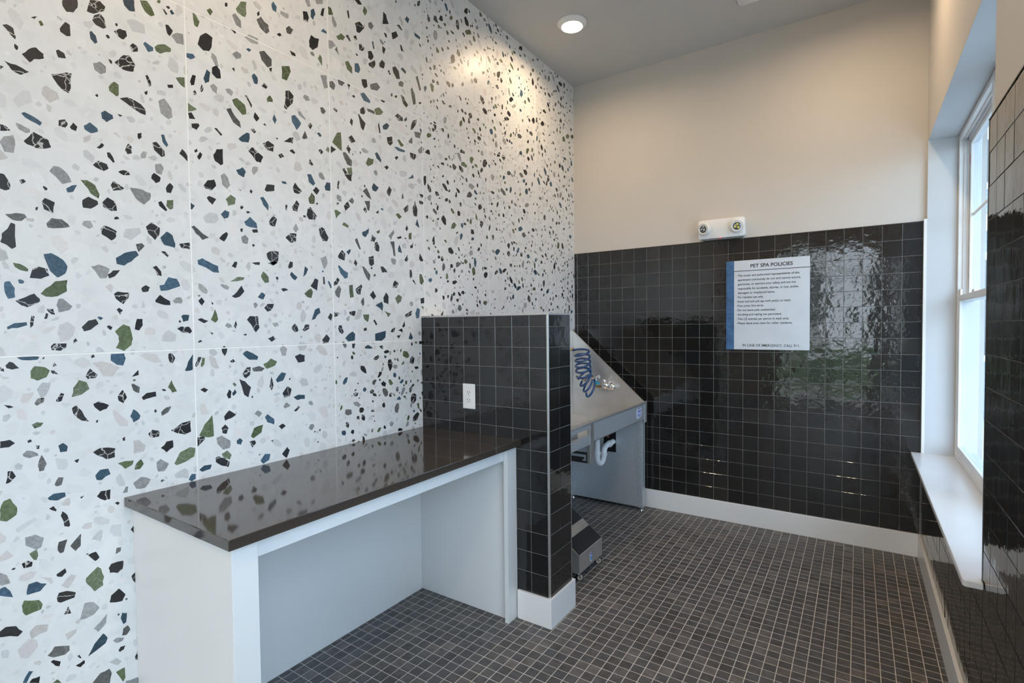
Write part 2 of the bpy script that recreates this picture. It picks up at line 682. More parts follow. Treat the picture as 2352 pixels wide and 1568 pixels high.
# far wall: paint above, black tile wainscot below
wall_far = MB().box(-0.1, 2.62, 0.006, 0.12, -0.05, ZC + 0.05).build('wall_far', M_PAINT)
tag(wall_far, 'far wall, greige paint above black glazed square tiles', 'wall', kind='structure')
MB().box(0.0, XR, 0.0011, 0.0062, 0.02, ZT).build('grout_bed', M_GROUT, wall_far)
x0l = 0.0281 - 0.0
cols = [(0.001, x0l)] + [(x0l + i * P, x0l + (i + 1) * P) for i in range(23)]
cols[-1] = (cols[-1][0], XT - 0.004)
gt = 0.0019
tl = []
for a, b in cols:
    for r in range(19):
        z1 = ZT - r * P
        z0 = max(z1 - P, BB - 0.004)
        cx, cz = (a + b) / 2, (z0 + z1) / 2
        behind = (cx < 0.66 and cz < 1.40 - cx * 0.9)
        tl.append(((cx, 0.006, cz), b - a - gt, z1 - z0 - gt, cx + (-5 if behind else 0)))
lay_tiles(tl, ((1, 0, 0), (0, 0, 1), (0, -1, 0)), 0.006, 0.0009, M_TILE, 'wall_tile', wall_far, 'wall_tile_field', 300, 0.0035, 0.0003)

# left wall: terrazzo panels
wall_left = MB().box(-0.12, -0.0007, YB - 0.1, 0.1, -0.05, ZC + 0.05).build('wall_left', M_GROUTP)
tag(wall_left, 'left wall clad in large white terrazzo panels with black, blue and green chips', 'wall', kind='structure')
YJ, PV, ZH1, ZH2 = -3.0587, 0.6096, 1.3667, 2.5927
ycuts = [YB] + [v for v in (YJ + k * PV for k in range(-5, 6)) if YB + 0.05 < v < -0.03] + [0.006]
zcuts = [0.0, ZH1, ZH2, ZC]
gp = 0.0034
panels = []
for i in range(len(ycuts) - 1):
    for j in range(3):
        a, b, c_, d_ = ycuts[i] + gp / 2, ycuts[i + 1] - gp / 2, zcuts[j] + gp / 2, zcuts[j + 1] - gp / 2
        o = MB().box(-0.0065, 0.0, a, b, c_, d_, 0.0006, 1).build('terrazzo_panel', M_TERR, wall_left)
        panels.append((a, b, c_, d_, o))

# stone fragments of the terrazzo, outlines in millimetres along the wall (y, z)
CHIPS = """K-3406,2441 -3369,2460 -3369,2437 -3380,2416 -3397,2410 -3406,2423
K-3337,2476 -3311,2486 -3297,2475 -3300,2460 -3329,2437 -3346,2436 -3343,2452
K-3327,2434 -3312,2446 -3301,2436 -3296,2410 -3304,2402 -3324,2405 -3333,2416
B-3248,2521 -3215,2537 -3214,2500 -3231,2494 -3245,2506
G-3199,2545 -3178,2553 -3163,2536 -3155,2517 -3167,2507 -3184,2514
K-3133,2551 -3125,2552 -3115,2540 -3120,2534
B-3108,2554 -3101,2562 -3092,2551 -3102,2544
K-3120,2564 -3111,2570 -3105,2565 -3111,2558
K-3481,2353 -3473,2360 -3466,2362 -3473,2352
G-3464,2351 -3458,2355 -3452,2345 -3459,2338
K-3543,2303 -3534,2309 -3520,2304 -3515,2280 -3517,2274 -3526,2282
K-3415,2352 -3401,2378 -3390,2374 -3389,2341 -3399,2336 -3414,2343
B-3341,2376 -3336,2381 -3325,2371 -3321,2351 -3328,2344 -3339,2355
K-3276,2407 -3259,2423 -3242,2424 -3239,2409 -3250,2392 -3263,2393
K-3123,2500 -3113,2503 -3099,2490 -3110,2466 -3118,2472
Y-3105,2470 -3087,2488 -3066,2493 -3064,2456 -3088,2451
K-3504,2238 -3489,2258 -3472,2271 -3455,2259 -3454,2246 -3477,2235 -3487,2221
K-3426,2281 -3420,2287 -3406,2282 -3402,2268 -3421,2263
K-3233,2379 -3224,2392 -3210,2387 -3209,2371 -3227,2362
B-3193,2404 -3187,2413 -3163,2404 -3163,2393 -3179,2382
G-3159,2407 -3149,2420 -3126,2431 -3107,2425 -3109,2412 -3142,2392 -3155,2396
K-3543,2204 -3530,2201 -3505,2199 -3489,2193 -3508,2177 -3525,2182
K-3551,2187 -3543,2186 -3550,2177 -3551,2176
Y-3335,2281 -3316,2294 -3301,2284 -3301,2265 -3315,2254 -3331,2262
K-3277,2307 -3252,2341 -3233,2347 -3217,2323 -3224,2298 -3253,2293
K-3439,2206 -3402,2226 -3390,2228 -3393,2181 -3399,2164 -3413,2169 -3432,2192
K-3189,2300 -3183,2304 -3173,2285 -3173,2270 -3179,2266
G-3295,2223 -3280,2245 -3267,2239 -3268,2206 -3274,2199 -3294,2210
K-3194,2243 -3184,2251 -3185,2239 -3191,2233
K-3332,2183 -3327,2189 -3323,2184 -3327,2178
K-3123,2294 -3104,2301 -3103,2290 -3120,2284
G-3095,2329 -3065,2341 -3065,2304 -3081,2311
K-3266,2196 -3243,2208 -3205,2198 -3193,2186 -3192,2166 -3206,2167 -3232,2178
Y-3152,2228 -3133,2243 -3111,2216 -3109,2185 -3122,2174 -3145,2187
B-3318,2133 -3307,2143 -3287,2135 -3285,2125 -3304,2107 -3316,2115
K-3274,2143 -3259,2143 -3266,2136
B-3510,2067 -3503,2073 -3482,2066 -3464,2055 -3469,2044 -3489,2052
K-3425,2075 -3410,2082 -3403,2070 -3410,2057 -3426,2058
K-3399,2063 -3390,2079 -3380,2069 -3384,2054 -3396,2057
B-3364,2077 -3348,2093 -3329,2080 -3327,2070 -3346,2059 -3362,2067
K-3556,2022 -3547,2022 -3534,2011 -3556,2003
K-3507,1989 -3485,2022 -3451,2008 -3445,1988 -3460,1980 -3477,1975 -3500,1982
B-3147,2114 -3137,2117 -3125,2085 -3130,2076 -3143,2091
K-3218,2097 -3206,2103 -3206,2087 -3214,2078 -3218,2083
K-3333,2018 -3319,2037 -3312,2032 -3324,2017
K-3256,2029 -3246,2056 -3236,2048 -3236,2026 -3249,2020
K-3175,2079 -3161,2086 -3138,2061 -3136,2044 -3147,2037 -3169,2055
K-3090,2065 -3080,2084 -3063,2064 -3063,2043
K-3306,2010 -3297,2012 -3285,1986 -3289,1981 -3304,1997
K-3344,1961 -3329,1978 -3307,1973 -3302,1960 -3317,1948 -3336,1955
K-3277,1956 -3260,1965 -3248,1963 -3243,1953 -3262,1948
K-3179,1968 -3172,1977 -3152,1966 -3155,1951 -3167,1943 -3181,1956
Y-3168,2007 -3150,2014 -3141,2000 -3149,1975 -3166,1979
K-3560,1884 -3551,1883 -3539,1856 -3540,1844 -3551,1838 -3561,1841
K-3520,1874 -3511,1879 -3505,1873 -3515,1863
B-3413,1873 -3399,1885 -3386,1889 -3396,1866 -3410,1861
G-3377,1907 -3361,1910 -3340,1899 -3329,1872 -3332,1858 -3352,1870 -3368,1895
K-3298,1908 -3291,1923 -3261,1906 -3268,1898 -3292,1891
Y-3246,1911 -3211,1913 -3184,1905 -3187,1882 -3205,1862 -3229,1879
K-3137,1932 -3123,1954 -3112,1943 -3121,1918 -3134,1918
K-3472,1821 -3464,1834 -3441,1825 -3446,1791 -3467,1800
K-3374,1845 -3358,1859 -3335,1850 -3333,1840 -3353,1822 -3373,1822
K-3323,1847 -3308,1867 -3288,1857 -3283,1828 -3300,1825 -3320,1834
K-3162,1879 -3152,1885 -3134,1857 -3139,1852 -3159,1867
G-3134,1892 -3114,1896 -3115,1866 -3125,1860 -3137,1871
D-3553,1771 -3530,1778 -3511,1778 -3506,1770 -3518,1757 -3537,1757
K-3486,1802 -3480,1805 -3482,1795 -3486,1793
D-3463,1759 -3450,1777 -3426,1777 -3411,1765 -3407,1757 -3435,1749 -3460,1747
K-3561,1715 -3541,1749 -3532,1746 -3532,1681 -3541,1674 -3565,1691
K-3329,1763 -3319,1776 -3286,1762 -3288,1743 -3301,1729 -3327,1746
K-3202,1789 -3184,1807 -3159,1791 -3162,1766 -3175,1747 -3195,1767
B-3159,1758 -3138,1782 -3120,1772 -3111,1741 -3113,1728 -3147,1734
K-3099,1744 -3064,1753 -3063,1729 -3091,1729
D-3233,1726 -3216,1732 -3207,1723 -3226,1700
K-3158,1710 -3145,1712 -3132,1698 -3138,1693
G-3032,2586 -3020,2582 -3008,2564 -3016,2540 -3027,2543
K-3017,2479 -3008,2513 -2987,2534 -2963,2527 -2967,2492 -2977,2471 -2998,2465
B-3058,2430 -3033,2437 -3026,2428 -3042,2414 -3059,2417
G-2982,2619 -2969,2632 -2959,2624 -2969,2604
G-2872,2679 -2851,2716 -2829,2725 -2830,2677 -2836,2662 -2866,2667
B-2723,2770 -2714,2786 -2699,2771 -2702,2746 -2718,2748
K-2786,2703 -2776,2717 -2775,2701 -2784,2692
D-2789,2677 -2770,2697 -2738,2678 -2734,2654 -2748,2638 -2775,2651
K-2902,2593 -2887,2596 -2872,2587 -2878,2580
K-2702,2658 -2687,2670 -2678,2664 -2691,2653
D-2660,2701 -2644,2719 -2625,2711 -2637,2686 -2656,2684
B-2836,2539 -2826,2548 -2813,2546 -2823,2534
Y-2891,2497 -2873,2516 -2855,2512 -2857,2495 -2874,2484
D-2781,2553 -2759,2566 -2727,2545 -2728,2518 -2746,2504 -2771,2524
K-2739,2505 -2727,2512 -2729,2491 -2738,2494
K-2644,2617 -2619,2615 -2615,2604 -2635,2601
K-2968,2415 -2951,2429 -2939,2418 -2936,2387 -2952,2381 -2969,2393
K-2893,2442 -2884,2449 -2883,2433
B-3000,2363 -2987,2401 -2975,2394 -2980,2358 -2994,2347
K-3047,2333 -3038,2361 -3026,2362 -3033,2326 -3043,2321
G-2683,2536 -2648,2550 -2641,2529 -2661,2483 -2684,2484
B-2815,2444 -2804,2458 -2790,2447 -2791,2420 -2805,2418
K-2776,2419 -2763,2436 -2747,2427 -2755,2414
K-3013,2310 -3007,2339 -3000,2327 -3005,2312
K-3038,2301 -3031,2309 -3024,2297 -3034,2290
Y-2977,2344 -2965,2357 -2950,2348 -2953,2322 -2968,2329
K-2845,2356 -2837,2361 -2816,2329 -2819,2316
G-2896,2321 -2877,2335 -2845,2319 -2840,2285 -2856,2277 -2888,2304
G-2753,2377 -2738,2395 -2726,2380 -2728,2371 -2752,2363
K-2676,2367 -2669,2438 -2651,2447 -2630,2431 -2636,2398 -2665,2362
G-3057,2255 -3029,2244 -3027,2239 -3057,2223
D-2919,2278 -2901,2288 -2889,2266 -2867,2247 -2863,2224 -2893,2236
K-3057,2218 -3044,2224 -3032,2204 -3053,2199
K-3047,2183 -3022,2192 -3018,2184 -3029,2166 -3045,2170
K-2811,2282 -2805,2305 -2786,2286 -2799,2269
B-2730,2301 -2722,2324 -2711,2303 -2719,2284
B-2643,2343 -2626,2352 -2596,2326 -2619,2290 -2641,2319
K-2773,2267 -2763,2274 -2758,2263
K-2966,2192 -2957,2195 -2936,2177 -2942,2170
K-2825,2231 -2813,2238 -2801,2229 -2810,2219
B-2875,2179 -2841,2213 -2829,2213 -2834,2176 -2862,2171
K-2717,2230 -2704,2230 -2713,2223
K-2683,2223 -2652,2249 -2636,2254 -2639,2228
K-2776,2189 -2751,2207 -2725,2197 -2730,2168 -2755,2168
K-2972,2091 -2959,2116 -2936,2123 -2936,2066 -2945,2059 -2966,2070
K-2836,2143 -2819,2163 -2774,2136 -2785,2109 -2803,2109
K-3039,2090 -3030,2099 -3027,2088 -3037,2082
K-3030,2069 -3019,2090 -3011,2083 -3023,2059
K-2708,2161 -2692,2172 -2680,2161 -2700,2149
K-2656,2192 -2641,2203 -2628,2192 -2634,2184
B-2887,2056 -2861,2073 -2848,2058 -2856,2034 -2879,2041
K-3011,1968 -2995,1992 -2971,2000 -2964,1978 -2981,1957 -3004,1960
K-2772,2003 -2762,2028 -2728,2032 -2729,2008 -2763,1998
K-2644,2040 -2633,2064 -2600,2035 -2614,2019 -2638,2020
K-2835,1983 -2830,1994 -2822,1986 -2828,1976
B-2697,2056 -2676,2058 -2671,2048 -2690,2046
K-3000,1927 -2991,1935 -2965,1928 -2980,1904 -2991,1913
G-2930,1935 -2910,1956 -2891,1946 -2895,1922 -2921,1911
B-2792,1968 -2778,1974 -2756,1945 -2758,1921 -2779,1941
B-3057,1898 -3042,1890 -3051,1875 -3058,1873
K-2875,1916 -2865,1925 -2861,1914 -2872,1906
K-2681,1959 -2671,1962 -2674,1937 -2681,1938
K-2649,1958 -2627,1990 -2614,1975 -2624,1941 -2646,1943
B-2950,1874 -2934,1893 -2917,1888 -2922,1866 -2938,1859
K-2852,1901 -2842,1906 -2834,1901 -2846,1895
B-2860,1860 -2836,1884 -2809,1862 -2806,1842 -2837,1843 -2854,1848
K-2757,1877 -2736,1906 -2720,1893 -2730,1861 -2752,1864
D-3057,1811 -3047,1817 -3018,1792 -2995,1780 -3019,1768 -3042,1789
K-2959,1782 -2930,1811 -2924,1803 -2940,1772
Y-2873,1800 -2858,1810 -2844,1797 -2849,1774 -2869,1776
K-2876,1831 -2866,1833 -2868,1819 -2876,1819
K-2829,1834 -2806,1839 -2804,1826 -2824,1822
K-2684,1822 -2662,1843 -2631,1846 -2635,1811 -2659,1802
Y-2648,1866 -2633,1890 -2620,1867 -2634,1849
K-2831,1773 -2824,1778 -2818,1773 -2825,1765
K-2770,1746 -2747,1759 -2716,1759 -2719,1721 -2742,1701 -2766,1726
B-3472,1667 -3454,1672 -3426,1654 -3416,1635 -3422,1613 -3441,1599 -3458,1618 -3465,1640
B-3291,1674 -3265,1694 -3233,1704 -3225,1690 -3247,1667 -3268,1651 -3289,1655
B-3039,1692 -3021,1701 -3001,1691 -2965,1677 -2962,1652 -2983,1652 -3037,1677
G-3540,1635 -3525,1633 -3507,1620 -3509,1612 -3525,1615 -3536,1623
K-3502,1606 -3498,1621 -3485,1629 -3464,1624 -3460,1604 -3480,1593 -3505,1594
B-3560,1578 -3548,1582 -3538,1563 -3538,1536 -3553,1531 -3560,1552
G-3482,1549 -3471,1564 -3447,1588 -3418,1594 -3420,1559 -3443,1543 -3470,1541
K-3538,1526 -3517,1537 -3496,1549 -3484,1534 -3484,1524 -3512,1508 -3526,1514
Y-3446,1517 -3441,1535 -3431,1537 -3408,1514 -3414,1503 -3442,1494
Y-3358,1641 -3338,1649 -3308,1637 -3317,1607 -3335,1604
K-3315,1618 -3299,1633 -3280,1636 -3295,1614 -3311,1606
K-3185,1653 -3173,1660 -3159,1641 -3158,1625 -3171,1626
B-3166,1592 -3151,1596 -3137,1623 -3110,1619 -3099,1594 -3117,1586 -3162,1573
K-3221,1580 -3207,1591 -3195,1584 -3200,1570 -3218,1567
K-3299,1557 -3289,1565 -3256,1563 -3259,1545 -3274,1524 -3294,1541
K-3180,1540 -3165,1560 -3134,1539 -3133,1525 -3153,1525 -3179,1534
K-3471,1505 -3454,1505 -3450,1487 -3458,1488
K-3476,1475 -3471,1492 -3466,1490 -3469,1475
K-3508,1462 -3504,1484 -3497,1482 -3501,1455 -3508,1448
K-3293,1506 -3286,1512 -3276,1505 -3284,1489
B-3558,1451 -3542,1462 -3515,1465 -3514,1456 -3535,1448 -3557,1444
K-3387,1449 -3369,1470 -3350,1475 -3343,1460 -3364,1441 -3381,1436
B-3346,1481 -3339,1483 -3330,1478 -3337,1471
K-3322,1451 -3315,1456 -3306,1449 -3311,1439
K-3244,1441 -3237,1476 -3220,1476 -3220,1454 -3231,1437
G-3300,1435 -3276,1458 -3258,1451 -3250,1409 -3254,1390 -3276,1370 -3299,1381 -3289,1402 -3290,1419
K-3114,1441 -3101,1450 -3074,1449 -3064,1432 -3071,1424 -3099,1429
B-3099,1486 -3092,1492 -3072,1491 -3076,1471 -3093,1466
K-3463,1392 -3455,1401 -3425,1400 -3427,1386 -3440,1378 -3461,1381
B-3540,1363 -3529,1365 -3490,1363 -3494,1354 -3529,1355
K-3366,1360 -3359,1363 -3355,1355 -3364,1351
B-3313,1362 -3276,1362 -3272,1346 -3280,1322 -3298,1326 -3314,1341
K-3564,1342 -3556,1352 -3547,1348 -3535,1332 -3550,1329 -3562,1334
G-3511,1321 -3502,1336 -3478,1331 -3467,1320 -3475,1301 -3496,1292 -3511,1301
K-3460,1337 -3456,1344 -3450,1334 -3459,1331
K-3465,1320 -3457,1319 -3448,1307 -3461,1310
K-3381,1295 -3369,1319 -3350,1298 -3355,1288 -3376,1286
K-3257,1283 -3237,1305 -3236,1288 -3250,1284
K-3144,1354 -3136,1358 -3122,1338 -3132,1319 -3142,1327
B-3092,1291 -3080,1323 -3063,1350 -3065,1292 -3086,1289
G-3418,1234 -3413,1262 -3398,1285 -3379,1277 -3372,1255 -3393,1239
K-3456,1228 -3443,1250 -3435,1246 -3442,1225 -3452,1223
D-3505,1225 -3497,1240 -3482,1240 -3484,1227 -3500,1218
K-3571,1230 -3558,1227 -3550,1221 -3561,1219
K-3365,1206 -3350,1213 -3322,1197 -3329,1186 -3347,1180 -3360,1195
K-3418,1200 -3406,1208 -3394,1189 -3376,1152 -3395,1158 -3415,1182
G-3149,1237 -3136,1261 -3130,1241 -3120,1219 -3135,1216
K-3298,1222 -3284,1243 -3272,1216 -3283,1198 -3296,1208
K-3230,1211 -3215,1224 -3187,1226 -3186,1209 -3205,1206 -3225,1201
D-3259,1257 -3253,1260 -3234,1246 -3237,1226 -3254,1237
B-3265,1152 -3255,1175 -3235,1150 -3239,1139 -3256,1130
P-3313,1181 -3302,1174 -3271,1136 -3273,1120 -3294,1123 -3308,1147
D-3173,1152 -3155,1167 -3140,1169 -3150,1149 -3171,1139
K-3194,1161 -3189,1166 -3185,1157 -3191,1152
G-3513,1164 -3501,1170 -3486,1166 -3492,1156 -3507,1152
K-3581,1128 -3561,1129 -3550,1117 -3563,1108 -3582,1109
K-3144,1083 -3108,1104 -3078,1108 -3077,1068 -3098,1061 -3125,1071
K-3214,1084 -3201,1096 -3180,1089 -3181,1069 -3204,1068
K-3524,1120 -3516,1122 -3513,1115 -3522,1112
K-3505,1101 -3497,1101 -3498,1090 -3504,1091
B-3454,1091 -3442,1097 -3431,1084 -3434,1069 -3450,1070
K-3369,1053 -3350,1063 -3309,1054 -3311,1025 -3334,1023 -3357,1040
K-3177,1028 -3158,1047 -3138,1048 -3137,1023 -3159,1009
G-3136,963 -3116,1000 -3082,1012 -3064,1005 -3069,975 -3095,963 -3128,956
K-3289,1083 -3281,1088 -3281,1074 -3287,1073
D-3503,1041 -3493,1072 -3482,1042 -3489,1023 -3500,1023
G-3304,1003 -3284,1006 -3259,1003 -3263,989 -3284,980
G-3258,971 -3251,992 -3238,1003 -3230,984 -3241,970
K-3417,1037 -3404,1040 -3409,1028
B-3365,978 -3352,993 -3330,992 -3324,973 -3349,959 -3362,963
K-3573,1005 -3568,1040 -3558,1038 -3551,1021 -3564,1007
D-3466,975 -3456,995 -3444,992 -3449,970 -3461,968
K-3180,914 -3172,919 -3167,911 -3178,907
B-3090,895 -3079,913 -3065,910 -3066,892 -3080,886
Y-3293,902 -3284,920 -3277,920 -3279,901
B-3483,939 -3469,948 -3442,945 -3440,932 -3460,925 -3480,932
K-3363,910 -3352,924 -3326,923 -3328,892 -3342,891
K-3406,920 -3395,923 -3402,914
G-3587,935 -3579,957 -3565,961 -3551,931 -3553,910 -3574,897 -3588,904
K-3481,906 -3470,911 -3463,898 -3465,893
K-3316,875 -3308,878 -3302,871 -3308,866
P-3258,1069 -3241,1068 -3222,1045 -3228,1027 -3259,1025
P-3364,1336 -3338,1340 -3289,1317 -3308,1289 -3335,1291
P-3462,1055 -3435,1046 -3431,1030 -3438,1014 -3456,1018
P-3137,924 -3101,940 -3090,928 -3091,901 -3132,911
P-3233,1353 -3216,1361 -3181,1353 -3164,1326 -3187,1324
K-2914,1681 -2901,1701 -2891,1699 -2898,1674
K-2834,1702 -2799,1708 -2801,1696 -2820,1696
K-2767,1707 -2734,1717 -2721,1713 -2742,1699
K-2676,1698 -2665,1724 -2652,1722 -2654,1700 -2670,1692
G-2922,1622 -2892,1642 -2863,1641 -2870,1631
G-2797,1651 -2786,1672 -2763,1650 -2762,1629 -2780,1625
K-2732,1652 -2724,1656 -2719,1646 -2727,1640
B-2667,1667 -2659,1681 -2631,1659 -2644,1644
K-2917,1565 -2897,1582 -2877,1609 -2866,1587 -2885,1565 -2904,1559
K-3040,1544 -3028,1557 -3017,1542 -3028,1526
B-2812,1566 -2795,1587 -2779,1577 -2789,1557
K-2710,1605 -2687,1610 -2675,1602 -2699,1594
K-2786,1523 -2771,1540 -2742,1541 -2757,1513 -2772,1508
G-2997,1474 -2981,1515 -2970,1475 -2982,1463
K-3044,1474 -3030,1480 -3006,1470 -3021,1461
K-2859,1475 -2846,1490 -2812,1489 -2808,1442 -2824,1424 -2840,1452
K-2912,1452 -2903,1472 -2899,1455 -2906,1439
K-2666,1440 -2648,1460 -2631,1429 -2645,1420
K-2773,1399 -2749,1409 -2737,1396 -2757,1384
Y-2753,1462 -2729,1465 -2722,1451 -2741,1445
K-3046,1392 -3035,1402 -3029,1394 -3041,1390
K-3007,1434 -2989,1424 -2994,1418
K-2877,1416 -2863,1421 -2862,1412
K-2960,1367 -2951,1375 -2938,1366 -2949,1335 -2959,1351
B-2880,1341 -2863,1353 -2816,1327 -2820,1314 -2854,1316
G-2796,1294 -2762,1316 -2735,1302 -2745,1285 -2782,1274
K-2653,1319 -2628,1328 -2604,1320 -2605,1294 -2637,1290
K-2931,1314 -2917,1323 -2909,1313 -2921,1307
K-2883,1259 -2865,1286 -2848,1286 -2852,1256 -2870,1243
D-2843,1282 -2813,1288 -2789,1278 -2803,1266 -2838,1268
B-2743,1226 -2716,1255 -2695,1249 -2709,1220 -2736,1214
K-3057,1310 -3045,1338 -3033,1336 -3046,1306 -3055,1302
G-3038,1306 -3031,1335 -3022,1332 -3025,1308 -3034,1299
K-2896,1243 -2873,1232 -2849,1206 -2861,1166 -2878,1179
K-2771,1198 -2762,1242 -2753,1203 -2762,1183
K-2714,1167 -2690,1195 -2671,1180 -2680,1149 -2707,1147
K-3042,1217 -3028,1223 -3013,1214 -3025,1204
K-2946,1187 -2936,1207 -2927,1198 -2931,1172 -2940,1172
B-2925,1191 -2914,1205 -2907,1192 -2921,1179
G-2923,1226 -2916,1232 -2907,1222 -2913,1215
B-2663,1144 -2640,1152 -2608,1147 -2609,1130 -2645,1129
K-2958,1105 -2938,1126 -2911,1105 -2929,1095 -2955,1088
G-3050,1048 -3031,1085 -3001,1118 -2997,1036 -3033,1040
B-2794,1077 -2783,1089 -2754,1064 -2755,1041 -2784,1055
Y-2838,1097 -2825,1110 -2806,1096 -2819,1081
K-2663,1086 -2641,1105 -2633,1096 -2654,1080
K-2969,1062 -2955,1074 -2942,1058 -2950,1037 -2966,1043
G-2855,1010 -2841,1041 -2802,1048 -2810,1018 -2845,1000
K-3059,1042 -3032,1042 -3029,1032 -3057,1008
Y-2989,1028 -2969,1034 -2936,1008 -2939,980 -2964,978 -2985,1005
B-2912,1004 -2899,1011 -2888,999 -2896,984 -2911,990
K-2861,991 -2839,991 -2834,979 -2850,963
K-2735,1030 -2717,1039 -2702,1026 -2722,1015
G-2971,964 -2949,973 -2933,952 -2940,935 -2962,944
K-2994,953 -2983,958 -2941,928 -2947,907 -2972,919 -2993,937
B-2818,904 -2798,927 -2774,922 -2780,899 -2806,888
K-2723,911 -2697,936 -2686,921 -2702,889
B-3053,922 -3035,934 -3008,932 -3014,916 -3042,912
P-3044,1165 -3026,1163 -3009,1122 -3042,1124
K-3454,877 -3450,889 -3438,874 -3432,841 -3435,836 -3446,841
D-3464,785 -3461,798 -3440,799 -3450,763 -3458,762 -3464,773
D-3434,776 -3406,806 -3408,767 -3421,755
G-3529,787 -3512,795 -3509,775 -3513,762 -3519,765
K-3546,764 -3533,768 -3522,760 -3524,748 -3542,749
K-3391,732 -3370,735 -3361,713 -3373,705
K-3338,669 -3331,680 -3297,678 -3300,650 -3314,643 -3326,650 -3335,651
D-3318,707 -3315,727 -3302,725 -3304,712
K-3274,774 -3263,788 -3263,754
G-3398,660 -3367,685 -3358,675 -3351,646 -3354,619 -3377,609 -3397,644
K-3469,702 -3448,712 -3445,699 -3456,689 -3468,695
B-3537,682 -3533,698 -3515,699 -3492,683 -3507,667 -3537,668
B-3593,711 -3582,712 -3573,697 -3567,675 -3594,691
K-3470,631 -3465,643 -3446,641 -3424,627 -3428,612 -3462,611 -3469,618
K-3339,556 -3334,577 -3312,591 -3294,563 -3304,545
G-3549,643 -3544,655 -3511,642 -3503,625 -3507,612 -3541,609 -3548,623
K-3456,572 -3444,592 -3437,567
Y-3417,535 -3404,583 -3381,577 -3365,552 -3382,536
B-3310,491 -3305,507 -3292,500 -3295,470 -3303,467
D-3308,431 -3304,452 -3291,458 -3284,440 -3295,427
K-3597,590 -3585,597 -3563,589 -3549,566 -3560,557 -3597,573
P-3535,557 -3521,570 -3492,559 -3495,540 -3531,534
Y-3383,491 -3346,523 -3350,493 -3371,475
B-3400,410 -3382,442 -3358,464 -3347,444 -3353,429
D-3497,466 -3480,485 -3444,469 -3444,454 -3454,447 -3483,453
K-3319,387 -3313,396 -3299,394 -3304,383 -3315,380
K-3490,443 -3484,446 -3466,431 -3470,418 -3479,425
K-3431,399 -3409,405 -3408,394 -3419,387
K-3426,426 -3421,428 -3416,417 -3418,414
G-3328,320 -3303,322 -3302,286 -3309,276
D-3391,320 -3370,340 -3345,341 -3339,322 -3345,293
B-3554,416 -3539,443 -3530,438 -3545,411
K-3540,408 -3533,416 -3515,414 -3518,395
G-3488,377 -3476,382 -3466,364
K-3276,617 -3266,626 -3266,590 -3274,605
K-3273,342 -3266,357 -3266,327 -3272,330
P-3557,869 -3514,890 -3508,883 -3552,856
P-3459,663 -3434,688 -3421,680 -3443,647
P-3381,778 -3356,802 -3350,795 -3357,762
P-3506,709 -3480,696 -3477,681 -3482,677
P-3591,802 -3576,816 -3562,793 -3591,787
P-3454,509 -3424,513 -3426,502 -3448,487
P-3345,362 -3325,366 -3311,347 -3322,339
Y-2565,2866 -2543,2878 -2537,2852 -2552,2844
B-2537,2837 -2521,2852 -2513,2830 -2525,2800 -2538,2808
K-2577,2813 -2555,2821 -2546,2800 -2551,2778 -2575,2776
K-2487,2840 -2477,2874 -2465,2881 -2472,2840
B-2487,2769 -2474,2786 -2456,2781 -2456,2771
K-2549,2698 -2538,2729 -2497,2730 -2505,2690 -2531,2666 -2548,2674
G-2506,2641 -2494,2664 -2484,2653 -2484,2615
G-2446,2899 -2429,2900 -2417,2874 -2445,2862
K-2293,3004 -2265,3018 -2248,3004 -2272,2994
G-2245,2975 -2236,3005 -2217,2991 -2232,2959
K-2340,2931 -2331,2938 -2325,2903 -2333,2899
K-2119,2973 -2113,3037 -2094,3032 -2076,2993
B-1962,3073 -1948,3094 -1927,3090 -1938,3060
K-2294,2894 -2264,2916 -2235,2900 -2268,2859 -2285,2859
D-2212,2935 -2194,2949 -2177,2933 -2191,2910 -2211,2917
K-2022,3013 -2002,3024 -1978,3005 -1990,3002
G-2404,2784 -2376,2810 -2353,2802 -2365,2783 -2393,2773
K-2350,2811 -2335,2822 -2319,2799 -2329,2792
K-2304,2829 -2289,2840 -2281,2824 -2296,2810
K-2059,2956 -2026,2980 -2011,2961 -2051,2926
K-2110,2935 -2093,2936 -2088,2918 -2101,2916
B-1891,3036 -1845,3030 -1848,3016 -1887,3017
Y-2448,2748 -2424,2753 -2407,2737 -2434,2713 -2448,2712
D-2413,2720 -2401,2740 -2390,2703
K-2272,2804 -2259,2813 -2236,2801 -2250,2782 -2270,2779
B-2191,2853 -2182,2860 -2174,2825 -2183,2821
K-2122,2863 -2100,2857 -2112,2824 -2123,2834
K-2217,2796 -2194,2806 -2180,2785 -2199,2759 -2216,2764
K-2215,2738 -2173,2771 -2170,2750 -2185,2724 -2213,2728
K-2145,2766 -2126,2792 -2107,2784 -2116,2751 -2144,2750
K-2000,2923 -1988,2923 -1974,2897 -1993,2895
G-2357,2687 -2338,2699 -2316,2676 -2315,2646 -2345,2656
B-2300,2703 -2279,2712 -2266,2688 -2276,2666 -2300,2664
K-2089,2753 -2078,2759 -2067,2742 -2078,2736
K-2056,2783 -2035,2796 -2011,2781 -2004,2742 -2028,2734 -2051,2759
B-1999,2797 -1983,2812 -1957,2799 -1963,2784
D-2015,2719 -1996,2736 -1975,2734 -1985,2707 -2013,2705
K-2261,2643 -2229,2654 -2223,2622 -2244,2606 -2257,2619
D-2208,2638 -2162,2664 -2142,2649 -2162,2624 -2202,2616
K-2348,2593 -2328,2590 -2338,2564
D-2401,2586 -2388,2595 -2359,2588 -2376,2567 -2395,2568
D-2447,2561 -2428,2571 -2414,2558 -2423,2531 -2446,2539
Y-2494,2573 -2461,2583 -2455,2530 -2474,2518
B-2270,2572 -2248,2585 -2207,2557 -2211,2545 -2249,2545
K-2002,2662 -1978,2660 -1946,2628 -1959,2609 -1987,2625
